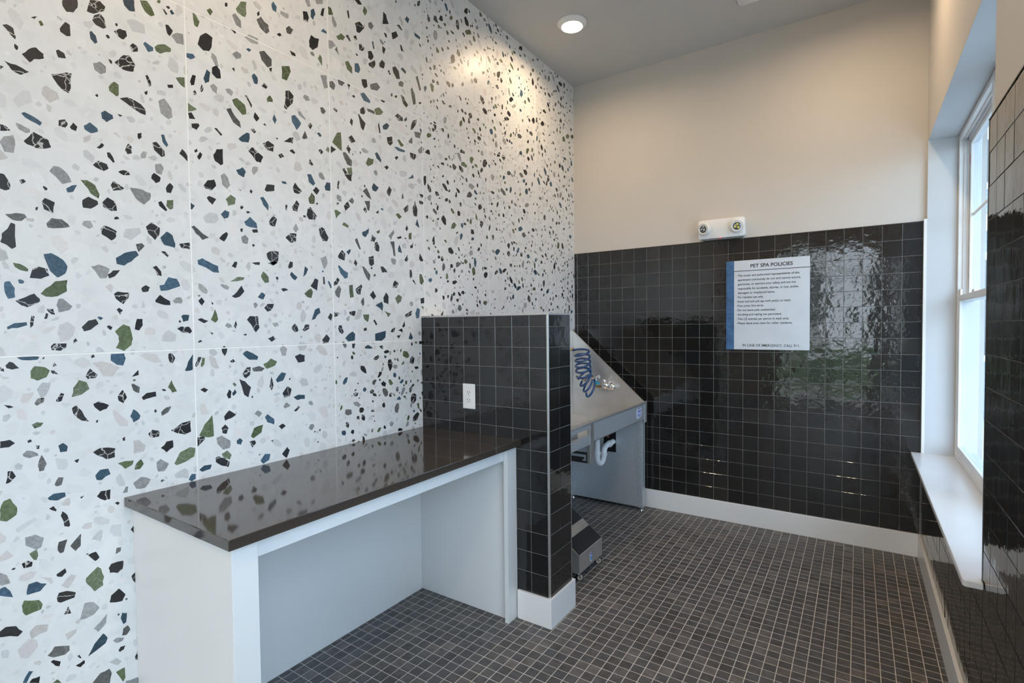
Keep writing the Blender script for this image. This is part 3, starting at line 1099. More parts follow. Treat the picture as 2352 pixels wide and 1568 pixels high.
D-1926,2720 -1915,2732 -1894,2702 -1887,2654 -1908,2641
D-1886,2798 -1870,2813 -1844,2744 -1859,2735
K-2138,2592 -2106,2592 -2120,2579 -2136,2581
K-2073,2638 -2061,2652 -2058,2635 -2069,2628
K-2046,2639 -2028,2651 -2024,2643 -2038,2632
K-2322,2542 -2306,2551 -2301,2545 -2309,2536
D-2499,2427 -2485,2433 -2468,2420 -2481,2402 -2495,2407
K-2431,2446 -2419,2454 -2404,2443 -2413,2434
K-2272,2495 -2249,2516 -2238,2498 -2247,2479 -2271,2476
G-2185,2524 -2150,2546 -2123,2531 -2136,2515 -2173,2501
D-2232,2513 -2183,2516 -2180,2501 -2222,2501
K-2044,2540 -2024,2558 -1989,2549 -1985,2530 -2021,2521
B-1979,2541 -1960,2561 -1956,2545 -1973,2531
K-1932,2503 -1914,2556 -1884,2571 -1889,2543 -1920,2503
B-2131,2459 -2099,2485 -2084,2476 -2100,2451 -2126,2443
K-2286,2470 -2278,2469 -2240,2438 -2254,2398 -2269,2408
K-2336,2413 -2328,2435 -2317,2427 -2322,2399
K-2161,2452 -2154,2471 -2144,2421 -2153,2416
P-2183,2440 -2170,2456 -2162,2430 -2171,2405
P-2433,2390 -2421,2394 -2398,2353 -2409,2347
K-2564,2327 -2550,2343 -2541,2334 -2551,2314
B-2519,2307 -2506,2314 -2494,2304 -2503,2294
D-2594,2265 -2579,2300 -2566,2271 -2586,2261
G-2438,2290 -2410,2342 -2388,2350 -2385,2264 -2405,2272
K-2446,2272 -2416,2263 -2446,2238
K-2347,2340 -2327,2356 -2303,2331 -2328,2317
K-2103,2411 -2066,2426 -2062,2392 -2079,2374 -2098,2382
G-2030,2418 -2016,2426 -1982,2403 -2004,2390
D-1949,2433 -1921,2466 -1917,2433 -1938,2427
D-1906,2499 -1847,2510 -1860,2476 -1895,2472
B-2054,2374 -2032,2382 -1972,2379 -1981,2367 -2025,2363
K-2359,2284 -2347,2304 -2332,2287 -2342,2262
D-2379,2261 -2364,2265 -2326,2233 -2330,2206 -2356,2210 -2375,2241
B-2184,2308 -2170,2318 -2143,2286 -2145,2271 -2174,2286
G-2244,2243 -2228,2276 -2192,2276 -2196,2253 -2229,2233
K-1939,2379 -1893,2380 -1893,2365 -1915,2344 -1936,2354
K-2051,2321 -2037,2334 -2023,2331 -2038,2312
K-2126,2256 -2104,2269 -2093,2259 -2109,2244
K-2513,2234 -2499,2244 -2487,2232 -2499,2218
G-2475,2245 -2463,2264 -2454,2258 -2458,2237
K-2563,2163 -2557,2185 -2539,2162 -2549,2156
K-2384,2182 -2373,2190 -2354,2169 -2370,2161
G-2358,2194 -2330,2203 -2325,2171 -2351,2165
B-2573,2113 -2553,2118 -2532,2081 -2543,2069 -2565,2081
B-2484,2079 -2473,2101 -2453,2103 -2454,2065 -2480,2063
K-2546,2049 -2529,2070 -2511,2056 -2524,2032
G-2569,2010 -2552,2038 -2536,2024 -2539,1991 -2562,1986
K-2580,1935 -2574,1963 -2560,1974 -2528,1939 -2538,1920 -2569,1918
K-2519,1884 -2502,1894 -2490,1888 -2468,1851 -2477,1833 -2500,1832 -2514,1853
K-2373,2160 -2328,2171 -2332,2136 -2351,2139
K-2416,2089 -2409,2123 -2401,2120 -2407,2081
G-2434,1981 -2421,1986 -2395,1976 -2425,1944
K-2380,2011 -2357,2036 -2343,2015 -2371,1989
D-2353,2040 -2331,2060 -2319,2046 -2328,2029
D-2266,2105 -2241,2126 -2211,2072 -2239,2083
B-2208,2136 -2195,2159 -2163,2143 -2182,2118 -2203,2121
K-2111,2134 -2092,2166 -2075,2150 -2089,2112 -2108,2124
P-2162,2110 -2141,2127 -2112,2114 -2127,2097 -2159,2094
B-1959,2234 -1921,2266 -1913,2247
K-2006,2130 -1998,2152 -1990,2124 -2003,2116
K-1997,2067 -1958,2099 -1959,2065 -1980,2047
K-1925,2086 -1907,2127 -1887,2081 -1892,2042 -1919,2042
G-2051,2029 -2032,2038 -2005,2022 -2025,2007
K-2265,2014 -2254,2032 -2241,2015 -2248,2000
D-2256,2058 -2222,2065 -2227,2015 -2237,2016
K-2186,2014 -2166,2030 -2166,2009
G-2392,1921 -2382,1935 -2353,1922 -2357,1911
B-2274,1904 -2229,1930 -2233,1908 -2254,1881 -2273,1889
K-2222,1868 -2212,1901 -2186,1887 -2198,1865
G-2184,1920 -2161,1933 -2161,1918 -2176,1910
K-2199,1838 -2195,1863 -2180,1870 -2165,1845 -2168,1822 -2189,1823
Y-2104,1909 -2066,1946 -2062,1929 -2086,1890
K-2049,1908 -2015,1921 -2010,1910 -2032,1902
G-1958,1941 -1936,1950 -1937,1914 -1958,1910
D-2320,1861 -2305,1872 -2283,1820 -2293,1819
D-2092,1882 -2063,1888 -2056,1812 -2069,1809
B-2039,1851 -2026,1874 -2009,1831 -2037,1834
K-1982,1964 -1969,1984 -1961,1967 -1974,1951
B-1906,1997 -1892,2032 -1874,1983
K-1951,1874 -1925,1898 -1928,1870 -1943,1863
K-2420,1771 -2395,1804 -2376,1786 -2380,1754 -2414,1763
B-2371,1797 -2346,1814 -2345,1802 -2357,1784
K-2237,1787 -2204,1798 -2202,1755 -2219,1742 -2233,1749
K-2328,1748 -2319,1768 -2306,1750 -2315,1734
Y-2514,1753 -2484,1767 -2476,1734 -2495,1704
B-2420,1728 -2412,1730 -2362,1698 -2365,1677 -2382,1670 -2407,1694
D-2278,1737 -2268,1738 -2227,1700 -2234,1669 -2249,1680
K-2161,1745 -2146,1750 -2112,1721 -2151,1717
K-1994,1795 -1968,1829 -1965,1801 -1978,1788
K-1882,1815 -1875,1846 -1847,1806 -1867,1801
B-2603,1662 -2594,1710 -2578,1698 -2589,1675
K-2568,1625 -2545,1660 -2527,1655 -2535,1606 -2554,1616
K-2503,1669 -2495,1672 -2492,1637 -2502,1637
B-2478,1651 -2470,1654 -2456,1624 -2464,1621
G-2600,1590 -2566,1615 -2556,1602 -2564,1572 -2586,1576
K-2445,1648 -2426,1672 -2412,1663 -2424,1642 -2445,1633
D-2440,1607 -2417,1637 -2403,1622 -2416,1577 -2434,1587
G-2359,1640 -2337,1645 -2332,1586 -2354,1581
K-2321,1624 -2287,1650 -2279,1640 -2292,1599 -2312,1603
K-2234,1601 -2211,1623 -2192,1595 -2209,1578
K-2080,1657 -2064,1684 -2037,1671 -2049,1647 -2079,1644
D-2291,1564 -2272,1589 -2269,1553 -2278,1542
K-2145,1591 -2127,1618 -2109,1598 -2112,1558 -2143,1566
B-2199,1550 -2154,1570 -2147,1551 -2152,1521 -2170,1537
G-2065,1591 -2042,1611 -2014,1599 -2023,1575 -2047,1560
P-2107,1561 -2067,1567 -2064,1516 -2091,1521
K-1954,1748 -1941,1749 -1936,1708 -1955,1703
K-1938,1695 -1925,1696 -1906,1676 -1917,1670
G-1880,1730 -1864,1731 -1845,1692 -1861,1672 -1878,1681
K-1876,1596 -1845,1603 -1845,1572 -1872,1568
B-1917,1515 -1903,1544 -1880,1537 -1887,1491 -1909,1485
K-1996,1505 -1942,1530 -1947,1503 -1988,1490
K-2362,1514 -2322,1521 -2330,1494 -2357,1502
P-2333,1480 -2307,1531 -2285,1526 -2291,1491 -2308,1479
G-2278,1503 -2239,1504 -2247,1466 -2271,1480
K-2215,1473 -2204,1479 -2188,1455 -2197,1449
G-2139,1523 -2095,1510 -2115,1491
B-2566,1474 -2548,1521 -2525,1530 -2519,1509 -2549,1479
K-2482,1486 -2467,1508 -2455,1499 -2464,1471
K-2446,1514 -2411,1505 -2424,1495 -2446,1490
K-2427,1438 -2419,1451 -2406,1451 -2394,1419 -2404,1409 -2420,1420
B-2388,1390 -2343,1422 -2328,1410 -2331,1378 -2370,1374
B-2204,1408 -2132,1422 -2136,1387 -2163,1371 -2203,1372
K-2613,1432 -2600,1454 -2578,1456 -2579,1437 -2604,1425
K-2514,1386 -2490,1411 -2472,1392 -2482,1372 -2509,1369
K-2277,1434 -2258,1439 -2256,1425 -2274,1422
K-2101,1415 -2082,1436 -2066,1438 -2078,1412
K-2046,1423 -2018,1434 -2013,1411
K-2018,1443 -2001,1473 -1995,1449 -2006,1437
B-1972,1377 -1957,1414 -1938,1382 -1950,1370
K-2059,1394 -2027,1399 -2044,1379
B-2270,1344 -2249,1354 -2218,1335 -2271,1337
K-2347,1363 -2328,1364 -2335,1339 -2348,1344"""
STONE = {'K': [(0.022, 0.022, 0.023), (0.03, 0.029, 0.029), (0.018, 0.018, 0.02)],
         'D': [(0.095, 0.097, 0.093), (0.13, 0.13, 0.125), (0.075, 0.078, 0.078)],
         'Y': [(0.27, 0.275, 0.275), (0.33, 0.33, 0.325)],
         'P': [(0.60, 0.57, 0.545), (0.55, 0.545, 0.54), (0.62, 0.59, 0.57)],
         'W': [(0.615, 0.61, 0.605), (0.66, 0.66, 0.66), (0.70, 0.695, 0.685), (0.635, 0.64, 0.64), (0.685, 0.655, 0.635)],
         'B': [(0.042, 0.082, 0.118), (0.055, 0.105, 0.155), (0.030, 0.062, 0.088)],
         'G': [(0.105, 0.135, 0.065), (0.085, 0.11, 0.05), (0.14, 0.17, 0.10)]}
VEIN = {'K': 0.95, 'D': 0.25, 'Y': 0.0, 'P': 0.0, 'W': 0.0, 'B': 0.0, 'G': 0.22}
rc = random.Random(21)


def rough_outline(poly, amt=0.035):
    out = []
    n = len(poly)
    for i in range(n):
        a, b = poly[i], poly[(i + 1) % n]
        ex, ey = b[0] - a[0], b[1] - a[1]
        out.append((a[0] + ex * 0.05, a[1] + ey * 0.05))
        k = rc.gauss(0, amt)
        out.append((a[0] + ex * 0.5 - ey * k, a[1] + ey * 0.5 + ex * k))
        out.append((a[0] + ex * 0.95, a[1] + ey * 0.95))
    return out


def random_stone(cy, cz, r):
    n = rc.choice((5, 5, 6, 6, 7))
    asp = rc.uniform(1.0, 2.1)
    th = rc.uniform(0, math.pi)
    a0 = rc.uniform(0, 6.28)
    pts = []
    for k in range(n):
        a = a0 + (k + rc.uniform(-0.28, 0.28)) * 2 * math.pi / n
        q = r * rc.uniform(0.72, 1.15)
        u, v = q * math.cos(a) * math.sqrt(asp), q * math.sin(a) / math.sqrt(asp)
        pts.append((cy + u * math.cos(th) - v * math.sin(th), cz + u * math.sin(th) + v * math.cos(th)))
    return pts


def clip(poly, a, b, c, d):
    for ax, val, sg in ((0, a, 1), (0, b, -1), (1, c, 1), (1, d, -1)):
        out = []
        for i in range(len(poly)):
            p, q = poly[i], poly[(i + 1) % len(poly)]
            ip, iq = (p[ax] - val) * sg >= 0, (q[ax] - val) * sg >= 0
            if ip:
                out.append(p)
            if ip != iq:
                t = (val - p[ax]) / (q[ax] - p[ax])
                out.append((p[0] + t * (q[0] - p[0]), p[1] + t * (q[1] - p[1])))
        poly = out
        if len(poly) < 3:
            return []
    return poly


stones = []        # (kind, polygon)
grid = {}


def occupy(cy, cz, r):
    grid.setdefault((int(cy // 0.1), int(cz // 0.1)), []).append((cy, cz, r))


def is_free(cy, cz, r):
    gy, gz = int(cy // 0.1), int(cz // 0.1)
    for i in (-1, 0, 1):
        for j in (-1, 0, 1):
            for (a, b, q) in grid.get((gy + i, gz + j), ()):
                if (a - cy) ** 2 + (b - cz) ** 2 < (q + r) ** 2:
                    return False
    return True


for line in CHIPS.split('\n'):
    k, pts = line[0], [tuple(int(v) / 1000 for v in s.split(',')) for s in line[1:].split()]
    cy, cz = sum(p[0] for p in pts) / len(pts), sum(p[1] for p in pts) / len(pts)
    rr = sum(math.hypot(p[0] - cy, p[1] - cz) for p in pts) / len(pts)
    stones.append((k, rough_outline(pts)))
    occupy(cy, cz, rr)


def surveyed(y, z):
    """where the stones above come from the photograph"""
    if y < -2.449:
        return y > -3.62 and 0.3 < z < 2.95
    return y < -1.86 and z > ZH1


KINDS = ['K'] * 54 + ['D'] * 9 + ['B'] * 13 + ['G'] * 15 + ['Y'] * 9
for (a, b, c, d, o) in panels:
    area = (b - a) * (d - c)
    near_only = b < -3.9
    for n_, kinds, lo, hi in ((int(area * 62), KINDS, 0.016, 0.027), (int(area * 150), KINDS, 0.0075, 0.016), (int(area * 90), ['K'] * 7 + ['B', 'G', 'Y'], 0.003, 0.0075),
                              (int(area * 110), ['W'] * 6 + ['P', 'Y'], 0.012, 0.028), (int(area * 330), ['W'] * 9 + ['P'], 0.004, 0.012)):
        if near_only:
            n_ //= 2
        for _ in range(n_):
            for tr in range(6):
                y, z = rc.uniform(a, b), rc.uniform(c, d)
                r = rc.uniform(lo, hi)
                if kinds is not None and kinds[0] == 'K' and surveyed(y, z) and (hi > 0.0076 or rc.random() < 0.75):
                    break
                if is_free(y, z, r * 0.98):
                    occupy(y, z, r)
                    stones.append((rc.choice(kinds), rough_outline(random_stone(y, z, r))))
                    break
for (a, b, c, d, o) in panels:
    V, F, Cc = [], [], []
    for k, poly in stones:
        if max(p[0] for p in poly) < a or min(p[0] for p in poly) > b or max(p[1] for p in poly) < c or min(p[1] for p in poly) > d:
            continue
        q = clip(poly, a + 0.0006, b - 0.0006, c + 0.0006, d - 0.0006)
        if len(q) < 3:
            continue
        ar = sum(q[i][0] * q[(i + 1) % len(q)][1] - q[(i + 1) % len(q)][0] * q[i][1] for i in range(len(q)))
        if ar < 0:
            q = q[::-1]
        n0 = len(V)
        V += [(0.00022, p[0], p[1]) for p in q]
        F.append(tuple(range(n0, n0 + len(q))))
        col = STONE[k][int(abs(poly[0][0]) * 9973) % len(STONE[k])]
        j = 0.85 + 0.3 * ((abs(poly[0][1]) * 7919) % 1)
        vein = VEIN[k] if (abs(poly[0][0]) * 5003) % 1 < 0.62 else 0.0
        Cc += [(col[0] * j, col[1] * j, col[2] * j, vein)] * len(q)
    if not V:
        continue
    ch = mesh_obj('stone_fragments', V, F, M_CHIP, o)
    at = ch.data.attributes.new('stone', 'FLOAT_COLOR', 'POINT')
    at.data.foreach_set('color', [v for q in Cc for v in q])
    ch['kind'] = 'stuff'

# right wall with the window opening
mb = MB()
NY0, NY1 = -4.626, -2.774     # second window opening, unseen, added beside the camera to brighten the room
mb.box(XR, 2.60, YB - 0.1, NY0, -0.05, ZC + 0.05)
mb.box(XR, 2.60, NY1, WY0, -0.05, ZC + 0.05)
mb.box(XR, 2.60, NY0, NY1, -0.05, WZ0 - 0.02)
mb.box(XR, 2.60, NY0, NY1, WZ1, ZC + 0.05)
mb.box(XR, 2.60, WY1, 0.11, -0.05, ZC + 0.05)
mb.box(XR, 2.60, WY0, WY1, -0.05, WZ0 - 0.02)
mb.box(XR, 2.60, WY0, WY1, WZ1, ZC + 0.05)
wall_right = mb.build('wall_right', M_PAINT)
tag(wall_right, 'right wall, greige paint above black glazed tiles around the window', 'wall', kind='structure')
MB().box(XT + 0.0015, XR + 0.0005, NY1, WY0 - 0.012, 0.02, ZT).box(XT + 0.0015, XR + 0.0005, YB + 0.02, NY0, 0.02, ZT).box(XT + 0.0015, XR + 0.0005, NY0, NY1, 0.02, WZ0 - 0.02).box(XT + 0.0015, XR + 0.0005, WY0 - 0.012, -0.001, 0.02, WZ0 - 0.02).build('grout_bed', mat('dark_grey_grout', (0.15, 0.147, 0.14), 0.85), wall_right)
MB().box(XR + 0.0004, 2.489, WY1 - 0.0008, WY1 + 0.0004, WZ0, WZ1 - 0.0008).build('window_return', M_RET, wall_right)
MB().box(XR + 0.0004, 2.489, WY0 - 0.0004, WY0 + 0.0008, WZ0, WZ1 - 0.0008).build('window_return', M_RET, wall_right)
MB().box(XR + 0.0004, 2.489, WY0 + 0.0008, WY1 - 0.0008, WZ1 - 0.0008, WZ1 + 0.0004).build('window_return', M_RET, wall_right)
tl = []
ys = [WY0 - 0.014 - i * P for i in range(0, 44)]
for i in range(len(ys) - 1):
    y1, y0 = ys[i], ys[i + 1]
    if y0 < YB:
        break
    for r in range(19):
        z1 = ZT - r * P
        z0 = max(z1 - P, BB - 0.004)
        cy, cz = (y0 + y1) / 2, (z0 + z1) / 2
        if y1 > NY0 and y0 < NY1 and z1 > WZ0:
            continue
        tl.append(((XT + 0.007, cy, cz), y1 - y0 - gt, z1 - z0 - gt, cy))
yb = WY0 - 0.014
while yb < -0.02:
    y1 = min(yb + P, -0.001)
    for r in range(13, 19):
        z1 = min(ZT - r * P, WZ0 - 0.022)
        z0 = max(ZT - (r + 1) * P, BB - 0.004)
        if z1 - z0 > 0.012:
            tl.append(((XT + 0.007, (yb + y1) / 2, (z0 + z1) / 2), y1 - yb - gt, z1 - z0 - gt, (yb + y1) / 2))
    yb += P
lay_tiles(tl, ((0, -1, 0), (0, 0, 1), (-1, 0, 0)), 0.007, 0.0009, M_TILE, 'wall_tile', wall_right, 'wall_tile_field', 260, 0.0035, 0.0003)
# narrow strip of cut tiles between the corner and the window
tl = []
for r in range(0, 14):
    z1, z0 = ZT - r * P, max(ZT - (r + 1) * P, WZ0 + 0.002)
    tl.append(((XT + 0.007, -0.0085, (z0 + z1) / 2), 0.0125, z1 - z0 - gt, 1))
lay_tiles(tl, ((0, -1, 0), (0, 0, 1), (-1, 0, 0)), 0.007, 0.0008, M_TILE, 'cut_tile', wall_right, 'x', 300)

# wall behind the camera with an added glazed entrance, after the tile reflections
mb = MB()
mb.box(-0.1, 0.78, YB - 0.14, YB, -0.05, ZC + 0.05)
mb.box(2.25, 2.62, YB - 0.14, YB, -0.05, ZC + 0.05)
mb.box(0.78, 2.25, YB - 0.14, YB, 2.66, ZC + 0.05)
wall_back = mb.build('wall_back', M_PAINT)
tag(wall_back, 'painted wall behind the camera with an added glazed entrance', 'wall', kind='structure')
door = empty('door_1', (1.25, YB - 0.07, 0))
tag(door, 'glazed entrance door with dark frame, added unseen behind the camera for daylight and tile reflections', 'door', kind='structure')
mb = MB()
M_DFR = mat('dark_bronze_frame', (0.03, 0.028, 0.026), 0.4)
for a, b in ((0.78, 0.84), (1.47, 1.57), (2.19, 2.25)):
    mb.box(a, b, YB - 0.10, YB - 0.04, 0, 2.66, 0.003, 1)
for a, b in ((0.0, 0.10), (2.16, 2.24), (2.60, 2.66)):
    mb.box(0.84, 1.47, YB - 0.095, YB - 0.045, a, b)
    mb.box(1.57, 2.19, YB - 0.095, YB - 0.045, a, b)
mb.build('door_frame', M_DFR, door)
for a, b in ((0.84, 1.47), (1.57, 2.19)):
    for c, d in ((0.10, 2.16), (2.24, 2.60)):
        MB().box(a, b, YB - 0.073, YB - 0.067, c, d).build('pane', M_GLASSD, door)

# baseboards
def board(name, x0, x1, y0, y1, label):
    o = MB().box(x0, x1, y0, y1, 0.0008, BB, 0.0022, 2).build(name, M_WHITE)
    return tag(o, label, 'baseboard', kind='structure')


board('baseboard_far', 0.0, XT - 0.013, -0.0135, 0.0, 'white baseboard under the black tiles of the far wall')
board('baseboard_right', XT - 0.0135, XT + 0.006, YB + 0.01, -0.0005, 'white baseboard along the right wall below the window')
board('baseboard_left', 0.0005, 0.0135, YB + 0.01, -3.30, 'white baseboard at the foot of the terrazzo wall near the camera')

# half-height partition
part = MB().box(0.0, HX - 0.0012, HY0 + 0.0012, HY1 - 0.0012, 0, HZ - 0.006).build('wall_partition', M_GROUT)
tag(part, 'half-height partition clad in black glazed tiles with metal edge trim', 'wall', kind='structure')
tl_f, tl_e = [], []
PZ = 0.0995
rows = [(BB - 0.004, BB + PZ)] + [(BB + i * PZ, BB + (i + 1) * PZ) for i in range(1, 13)] + [(BB + 13 * PZ, HZ - 0.010)]
fx = [0.0, 0.096, 0.197, 0.298, 0.4005, 0.5015, 0.6025, 0.7025, HX - 0.009]
for a, b in zip(fx, fx[1:]):
    for c, d in rows:
        hid = b < 0.62 and d < 0.86
        tl_f.append((((a + b) / 2, HY0 + 0.008, (c + d) / 2), b - a - 0.0018, d - c - 0.0018, 0 if hid else 1))
lay_tiles(tl_f, ((1, 0, 0), (0, 0, 1), (0, -1, 0)), 0.008, 0.0009, M_TILE, 'wall_tile', part, 'x', 300, 0.0022, 0.0003)
for a, b in ((HY0 + 0.009, HY0 + 0.110), (HY0 + 0.110, HY1 - 0.004)):
    for c, d in rows:
        tl_e.append(((HX - 0.008, (a + b) / 2, (c + d) / 2), b - a - 0.0018, d - c - 0.0018, 1))
lay_tiles(tl_e, ((0, 1, 0), (0, 0, 1), (1, 0, 0)), 0.008, 0.0009, M_TILE, 'wall_tile', part, 'x', 300, 0.0022, 0.0003)
tl_b = []
for a, b in zip(fx, fx[1:]):
    for c, d in rows:
        tl_b.append((((a + b) / 2, HY1 - 0.008, (c + d) / 2), b - a - 0.0018, d - c - 0.0018, 0))
lay_tiles(tl_b, ((-1, 0, 0), (0, 0, 1), (0, 1, 0)), 0.008, 0.0009, M_TILE, 'wall_tile', part, 'wall_tile_field', 0, 0.0022, 0.0003)
# metal profiles on the partition's edges, cap of stone on top
MB().box(HX - 0.009, HX + 0.0012, HY0 - 0.0012, HY0 + 0.009, BB - 0.002, HZ - 0.009, 0.0018, 2).build('corner_trim', M_ALU, part)
MB().box(HX - 0.003, HX + 0.0008, HY1 - 0.0045, HY1 - 0.0005, BB - 0.002, HZ - 0.009, 0.0008, 1).build('corner_trim', M_ALU, part)
MB().box(0.0006, HX + 0.001, HY0 - 0.001, HY0 + 0.010, HZ - 0.0095, HZ, 0.0015, 2).build('top_trim', M_ALU, part)
MB().box(HX - 0.009, HX + 0.001, HY0 + 0.010, HY1, HZ - 0.0095, HZ, 0.0015, 2).build('top_trim', M_ALU, part)
MB().box(0.0006, HX - 0.009, HY0 + 0.010, HY1, HZ - 0.0095, HZ - 0.0006).build('cap', M_WHITE, part)

# baseboard around the partition's free end
bp = empty('baseboard_partition', (0.71, HY0, 0))
tag(bp, 'white baseboard wrapped around the free end of the tiled partition', 'baseboard', kind='structure')
MB().prism([(0.6285, HY0 - 0.0135), (HX + 0.0005, HY0 - 0.0135), (HX + 0.0005 + 0.0125, HY0 - 0.0135), (HX + 0.0005, HY0), (0.6285, HY0)], 'z', 0.0008, BB, 0.0012).build('board', M_WHITE, bp)
MB().prism([(HX + 0.013, HY0 - 0.0135), (HX + 0.013, HY1 + 0.0135), (HX + 0.0005, HY1), (HX + 0.0005, HY0 + 0.0)], 'z', 0.0008, BB, 0.0012).build('board', M_WHITE, bp)
MB().prism([(HX + 0.013, HY1 + 0.0135), (0.69, HY1 + 0.0135), (0.69, HY1), (HX + 0.0005, HY1)], 'z', 0.0008, BB, 0.0012).build('board', M_WHITE, bp)

# metal edge trims of the wall tiles
t1 = MB().box(0.0, XT, -0.0012, 0.0065, ZT - 0.0005, ZT + 0.0035, 0.0008, 1).build('trim_1', mat('black_tile_edge', (0.02, 0.018, 0.016), 0.3))
tag(t1, 'thin dark edge strip along the top of the far wall tiles', 'trim', kind='structure')
t2 = MB().box(XT - 0.003, XR + 0.001, WY1 - 0.001, WY1 + 0.005, WZ0 + 0.001, ZT + 0.012, 0.0008, 1).build('trim_2', M_WHITE)
tag(t2, 'white corner strip between the corner tiles and the window reveal', 'trim', kind='structure')
t3 = MB().box(XT - 0.002, XR + 0.001, NY1 + 0.06, WY0 - 0.004, ZT - 0.0005, ZT + 0.0035).build('trim_3', MATS['black_tile_edge'])
tag(t3, 'thin dark edge strip along the top of the right wall tiles', 'trim', kind='structure')
t4 = MB().box(XT - 0.001, XR + 0.001, WY0 - 0.013, WY0 - 0.0005, WZ0 + 0.001, ZT, 0.001, 1).build('trim_4', mat('dark_jamb_edge', (0.035, 0.034, 0.034), 0.3))
tag(t4, 'dark vertical edge strip where the tiles end at the near window jamb', 'trim', kind='structure')

# window sill with rounded near horn
sl = []
xs0, xs1 = 2.289, 2.497
yn, yf = WY0 - 0.040, -0.0008
sl = [(xs1, yf), (xs0, yf), (xs0, yn + 0.012), (xs0 + 0.003, yn + 0.004), (xs0 + 0.010, yn), (XT - 0.0015, yn), (XT - 0.0015, WY0 + 0.001), (xs1, WY0 + 0.001)]
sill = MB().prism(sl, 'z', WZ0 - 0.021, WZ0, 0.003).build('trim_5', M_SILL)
tag(sill, 'deep white painted window sill with a short horn at the near end', 'window sill', kind='structure')


def window(name, ya, yb_, label):
    """vinyl double-hung window between ya (near) and yb_ (far)"""
    w = empty(name, (2.54, (ya + yb_) / 2, WZ0))
    tag(w, label, 'window', kind='structure')
    x0, x1 = 2.492, 2.590
    z0, z1 = WZ0 + 0.001, WZ1 - 0.001
    fw = 0.028
    mb = MB()
    mb.box(x0, x1, ya, ya + fw, z0, z1, 0.002, 1).box(x0, x1, yb_ - fw, yb_, z0, z1, 0.002, 1)
    mb.box(x0, x1, ya + fw, yb_ - fw, z1 - fw, z1, 0.002, 1).box(x0, x1, ya + fw, yb_ - fw, z0, z0 + 0.034, 0.002, 1)
    # parting stops and track ridges
    for s, e in ((ya + fw, ya + fw + 0.009), (yb_ - fw - 0.009, yb_ - fw)):
        mb.box(2.530, 2.536, s, e, z0 + 0.034, z1 - fw)
        mb.box(2.513, 2.516, s, e, z0 + 0.034, z1 - fw)
    mb.box(2.530, 2.536, ya + fw, yb_ - fw, z1 - fw - 0.016, z1 - fw)
    mb.box(2.513, 2.516, ya + fw, yb_ - fw, z1 - fw - 0.010, z1 - fw)
    mb.build('frame', M_VINYL, w)
    zm = 1.575
    a, b = ya + fw + 0.002, yb_ - fw - 0.002
    # lower sash (inner track)
    s = MB()
    sw = 0.038
    lx0, lx1 = 2.496, 2.529
    lz0, lz1 = z0 + 0.030, zm + 0.014
    s.box(lx0, lx1, a, a + sw, lz0, lz1, 0.002, 1).box(lx0, lx1, b - sw, b, lz0, lz1, 0.002, 1)
    s.box(lx0, lx1, a + sw, b - sw, lz0, lz0 + 0.045, 0.002, 1).box(lx0, lx1, a + sw, b - sw, lz1 - 0.036, lz1, 0.002, 1)
    lo = s.build('lower_sash', M_VINYL, w)
    MB().box(2.511, 2.514, a + sw, b - sw, lz0 + 0.045, lz1 - 0.036).build('pane', M_GLASS, lo)
    MB().box(2.498, 2.520, (a + b) / 2 - 0.028, (a + b) / 2 + 0.028, lz1, lz1 + 0.014, 0.004, 2).build('sash_lock', M_WPLAS, lo)
    MB().box(2.499, 2.512, b - 0.030, b - 0.010, lz1, lz1 + 0.036, 0.002, 1).build('tilt_latch', M_ALU, lo)
    # upper sash (outer track)
    s = MB()
    ux0, ux1 = 2.537, 2.570
    uz0, uz1 = zm - 0.020, z1 - fw - 0.002
    s.box(ux0, ux1, a, a + sw, uz0, uz1, 0.002, 1).box(ux0, ux1, b - sw, b, uz0, uz1, 0.002, 1)
    s.box(ux0, ux1, a + sw, b - sw, uz0, uz0 + 0.036, 0.002, 1).box(ux0, ux1, a + sw, b - sw, uz1 - 0.040, uz1, 0.002, 1)
    up = s.build('upper_sash', M_VINYL, w)
    MB().box(2.552, 2.555, a + sw, b - sw, uz0 + 0.036, uz1 - 0.040).build('pane', M_GLASS, up)
    MB().box(2.5495, 2.5575, a + sw - 0.001, b - sw + 0.001, 2.036, 2.052, 0.002, 1).build('grille_bar', M_VINYL, up)
    return w


YM = -0.975
w1 = window('window_1', YM + 0.028, WY1 - 0.001, 'white vinyl double-hung window next to the far corner')
w2 = window('window_2', WY0 + 0.001, YM - 0.028, 'white vinyl double-hung window at the near end of the opening, mostly hidden')
w3 = window('added_window_3', NY0 + 0.001, (NY0 + NY1) / 2, 'white vinyl double-hung window added unseen behind the camera for more daylight')  # this pair is added, unseen, to bring daylight in beside the camera
w4 = window('added_window_4', (NY0 + NY1) / 2, NY1 - 0.001, 'white vinyl double-hung window added beside the camera, outside the picture, for more daylight')
nsill = MB().prism([(xs1, NY0), (xs0, NY0 - 0.03), (xs0, NY1 + 0.03), (XT - 0.0015, NY1 + 0.03), (XT - 0.0015, NY1), (xs1, NY1)], 'z', WZ0 - 0.021, WZ0, 0.003).build('trim_7', M_WHITE)
tag(nsill, 'white sill of the added windows beside the camera, outside the picture', 'window sill', kind='structure')
mull = MB().box(2.490, 2.592, YM - 0.028, YM + 0.028, WZ0 + 0.001, WZ1 - 0.001, 0.003, 1).build('trim_6', M_VINYL)
tag(mull, 'white vertical mullion joining the two windows', 'mullion', kind='structure')
# small red sticker on the upper pane's stile
MB().box(2.5365, 2.5372, WY1 - 0.001 - 0.028 - 0.002 - 0.024, WY1 - 0.001 - 0.028 - 0.002 - 0.014, 2.33, 2.385).build('sticker', mat('red_window_sticker', (0.55, 0.10, 0.16), 0.5), w1)

